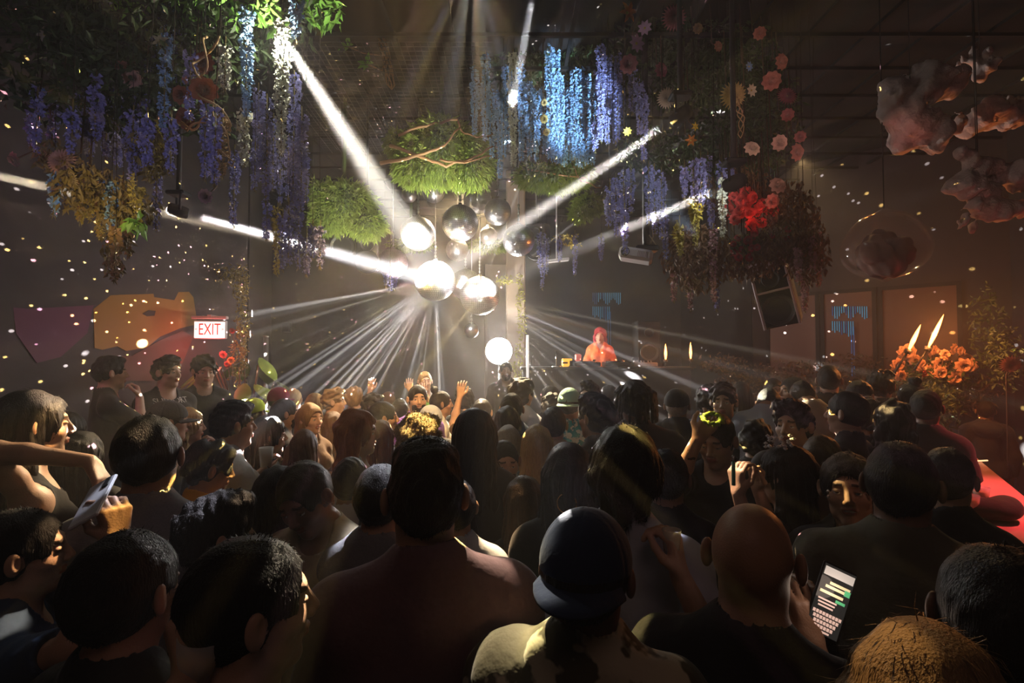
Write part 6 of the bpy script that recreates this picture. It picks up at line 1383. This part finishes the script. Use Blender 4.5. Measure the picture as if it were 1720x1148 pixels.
def phone(px, py, d, rot, label, screen=True, back=None):
    p = P(px, py, d); e = empty('smartphone', p, 0, label=label, cat='phone'); e.rotation_euler = rot
    g = MB(); g.box((0, 0, 0), (.074, .008, .152), None, 0, .003); g.build('case', back or M_BLK, e)
    if screen:
        g = MB(); g.box((0, -.0046, 0), (.068, .001, .144)); g.build('screen', mat('screen_dark', (.01, .01, .01), .1, emit=(.02, .018, .016), es=1), e)
        g = MB(); h = MB(); k_ = MB(); q = MB()
        g.box((0, -.0055, .058), (.064, .001, .018))
        for i, (x, w_, z) in enumerate(((.008, .044, .036), (.004, .050, .027), (-.004, .050, .014))): h.box((x, -.0055, z), (w_, .001, .006))
        q.box((.026, -.0056, .028), (.012, .001, .012)); q.box((.018, -.0056, .004), (.020, .001, .006))
        for i, z in enumerate((-.002, -.009, -.016)): k_.box((-.008, -.0055, z), (.040 - .004 * i, .001, .0035))
        for r_ in range(4):
            for c_ in range(9 - r_): k_.box((-.028 + r_ * .0035 + c_ * .007, -.0055, -.030 - r_ * .0095), (.0052, .001, .0070))
        k_.box((0, -.0055, -.067), (.030, .001, .004))
        g.build('banner', mat('screen_grey', (.5, .5, .5), .3, emit=(.62, .52, .44), es=.7), e); h.build('messages', mat('screen_amber', (.5, .5, .4), .3, emit=(.75, .58, .26), es=.8), e)
        q.build('bubbles', mat('screen_green', (.1, .4, .2), .3, emit=(.10, .50, .20), es=.6), e); k_.build('keyboard', mat('screen_pink', (.5, .4, .4), .3, emit=(.85, .52, .40), es=.75), e)
        point(p + Vector((0, -.03, .03)), .12, (1, .75, .6), .03, 'screen_glow')
    else:
        g = MB(); g.box((.02, -.0055, .052), (.016, .003, .036), None, 0, .001); g.build('camera_bump', M_BLK, e)
    return e
phone(1394, 1010, 1.14, (R(-12), R(24), R(-8)), 'lit smartphone showing a chat and keyboard, held by the bald man')
phone(158, 842, 1.27, (R(-60), R(-30), R(6)), 'white smartphone seen from its back, held up at lower left', False, mat('phone_white', (.72, .72, .76), .3))
def cup(px, py, d, label, r=.036, h=.10, m=None, tilt=0, liquid=None, name='cup', ice=False):
    e = empty(name, P(px, py, d), 0, label=label, cat='drink'); e.rotation_euler = (0, R(tilt), 0)
    g = MB(); g.lathe([(0, -h / 2), (r * .75, -h / 2), (r, h / 2), (r - .002, h / 2), (r * .73, -h / 2 + .004), (0, -h / 2 + .004)], (0, 0, 0), 22); g.build('glass', m or mat('clear_glass', (.9, .9, .9), .05, alpha=.35, spec=.8), e)
    if liquid: g = MB(); g.lathe([(0, -h / 2 + .005), (r * .72, -h / 2 + .005), (r * .90, h * .25), (0, h * .25)], (0, 0, 0), 18); g.build('drink', liquid, e)
    return e
M_DRINK = mat('drink_amber', (.70, .40, .08), .15, spec=.6)
cup(447, 768, 2.70, 'white paper cup held up by the long haired woman in the left crowd', m=mat('paper_white', (.78, .75, .70), .6))
cup(330, 1112, .83, 'short glass with golden drink at the bottom left edge', .036, .085, liquid=M_DRINK, tilt=12)
cup(797, 895, 2.30, 'empty clear plastic cup between mauve sweater and bare shoulder', .040, .10)
cup(1128, 912, 1.30, 'glass with amber drink right of the white t-shirt shoulder', .024, .065, liquid=M_DRINK)
cup(1648, 832, 3.2, 'tumbler of yellow drink standing on the bar counter', .045, .10, liquid=M_DRINK)
cup(1632, 845, 3.0, 'tumbler of yellow drink on the bar counter, nearer one', .040, .09, liquid=M_DRINK)
for k, (x, y, lab) in enumerate(((1685, 770, 'left clear glass of the dim row behind the bar'), (1697, 776, 'middle clear glass of the dim row behind the bar'), (1710, 782, 'right clear glass of the dim row behind the bar'))):
    pass
p = P(1232, 792, 1.66); e = empty('vape_pen', p, 0, label='slim green pen held upright in the flower clip woman\'s hand', cat='pen'); g = MB(); g.tube([(0, 0, -.045), (0, 0, .03)], .006, 10); g.build('barrel', mat('pen_green', (.08, .30, .20), .3), e); g = MB(); g.tube([(0, 0, .03), (0, 0, .05)], .004, 8); g.build('tip', M_CHROME, e)
# white flower clip in her hair, earring, scrunchie, bangle
def worn(key, name, px, py, d, m, fn):
    root = PEOPLE[key][0]; bpy.context.view_layer.update(); g = MB(); fn(g); o = g.build(name, m, root); w = P(px, py, d)
    o.matrix_parent_inverse = Matrix(); o.matrix_basis = root.matrix_basis.inverted() @ Matrix.Translation(w); return o
r_ = random.Random(5)
def clipf(g):
    for k in range(26): c = Vector((r_.uniform(-.045, .045), r_.uniform(-.02, .02), r_.uniform(-.022, .022))); g.lathe([(0, -.006), (.008, 0), (0, .006)], c, 6)
worn('flower_hair', 'flower_clip', 1310, 742, 1.75, mat('clip_white', (.75, .74, .76), .4), clipf)
worn('smiling', 'earring', 1391, 825, 1.70, mat('earring_silver', (.8, .78, .75), .2, metal=.8), lambda g: (g.lathe([(0, -.012), (.006, -.006), (.006, 0), (0, .006)], (0, 0, 0), 10), g.lathe([(0, -.026), (.007, -.019), (0, -.012)], (0, 0, 0), 10)))
def scr(g):
    pts = [(.038 * math.cos(TAU * k / 24) + .008 * math.cos(k * 2.6), .02 * math.sin(TAU * k / 24), .020 * math.sin(TAU * k / 24) + .008 * math.sin(k * 3.1)) for k in range(25)]; g.tube(pts, .009, 6)
worn('scarf', 'scrunchie', 1197, 704, 2.15, mat('scrunchie_green', (.38, .55, .06), .6), scr)
worn('dark_woman', 'bangle', 952, 846, 1.72, mat('gold', (.8, .5, .15), .25, metal=1), lambda g: g.tube([(.032 * math.cos(TAU * k / 20), .02 * math.sin(TAU * k / 20), .028 * math.sin(TAU * k / 20)) for k in range(21)], .002, 6))
# dark bags and bottles on the bar
for px, py, d, lab, s_ in ((1672, 868, 3.0, 'dark slouchy bag lying on the bar counter', .26), (1655, 925, 2.45, 'dark folded cap lying at the near end of the bar counter', .20)):
    c = P(px, py, d); c.z = 1.06 + s_ * .24; pr = [ell((0, 0, 0), (s_ * .55, s_ * .4, s_ * .24), ID, .05), ell((s_ * .3, .03, .01), (s_ * .3, s_ * .25, s_ * .18), ID, .04), ell((-s_ * .35, .0, -.01), (s_ * .25, s_ * .22, s_ * .15), ID, .04)]
    xs, ys, zs = ar(-s_, s_, .01), ar(-s_ * .7, s_ * .7, .01), ar(-s_ * .24, s_ * .4, .01); F = field(xs, ys, zs, pr); N = Nz(int(px)); F = F + N(xs[:, None, None], ys[None, :, None], zs[None, None, :], 30) * .008
    V, Q = nets(F, xs, ys, zs); o = link('handbag' if s_ > .22 else 'folded_cap', mesh_np('bag', V, Q, CL['black'])); o.location = c; tag(o, lab, 'bag' if s_ > .22 else 'cap')
p = P(1660, 771, 4.6); g = MB(); g.tube([(-.10, 0, 0), (.12, .03, .004)], .007, 8); o = g.build('light_stick', mat('stick_glow', (1, .8, .4), .4, emit=(1, .70, .35), es=1.2)); o.location = (p.x - .1, 4.6, 1.066); tag(o, 'thin pale stick lying at the far end of the bar', 'stick')

# ------------------------------------------------------------------ labels that single out look-alikes by their order
ORD = 'first second third fourth fifth sixth seventh eighth ninth tenth eleventh twelfth thirteenth fourteenth fifteenth sixteenth seventeenth eighteenth nineteenth twentieth'.split()
def ordinal(k): return ORD[k] if k < 20 else ('thirtieth' if k == 29 else ('twenty-' if k < 29 else 'thirty-') + ORD[(k - 20) % 10])
by = {}
for o in bpy.data.objects:
    if o.parent is None and 'label' in o.keys() and o.get('kind') != 'structure': by.setdefault(o['label'], []).append(o)
bpy.context.view_layer.update()
for lb, os_ in by.items():
    if len(os_) > 1:
        os_.sort(key=lambda o: (o.matrix_world.translation.x / max(o.matrix_world.translation.y, .1)))
        for k, o in enumerate(os_): o['label'] = lb + ', ' + ('leftmost' if k == 0 else 'rightmost' if k == len(os_) - 1 else ordinal(k) + ' from the left')
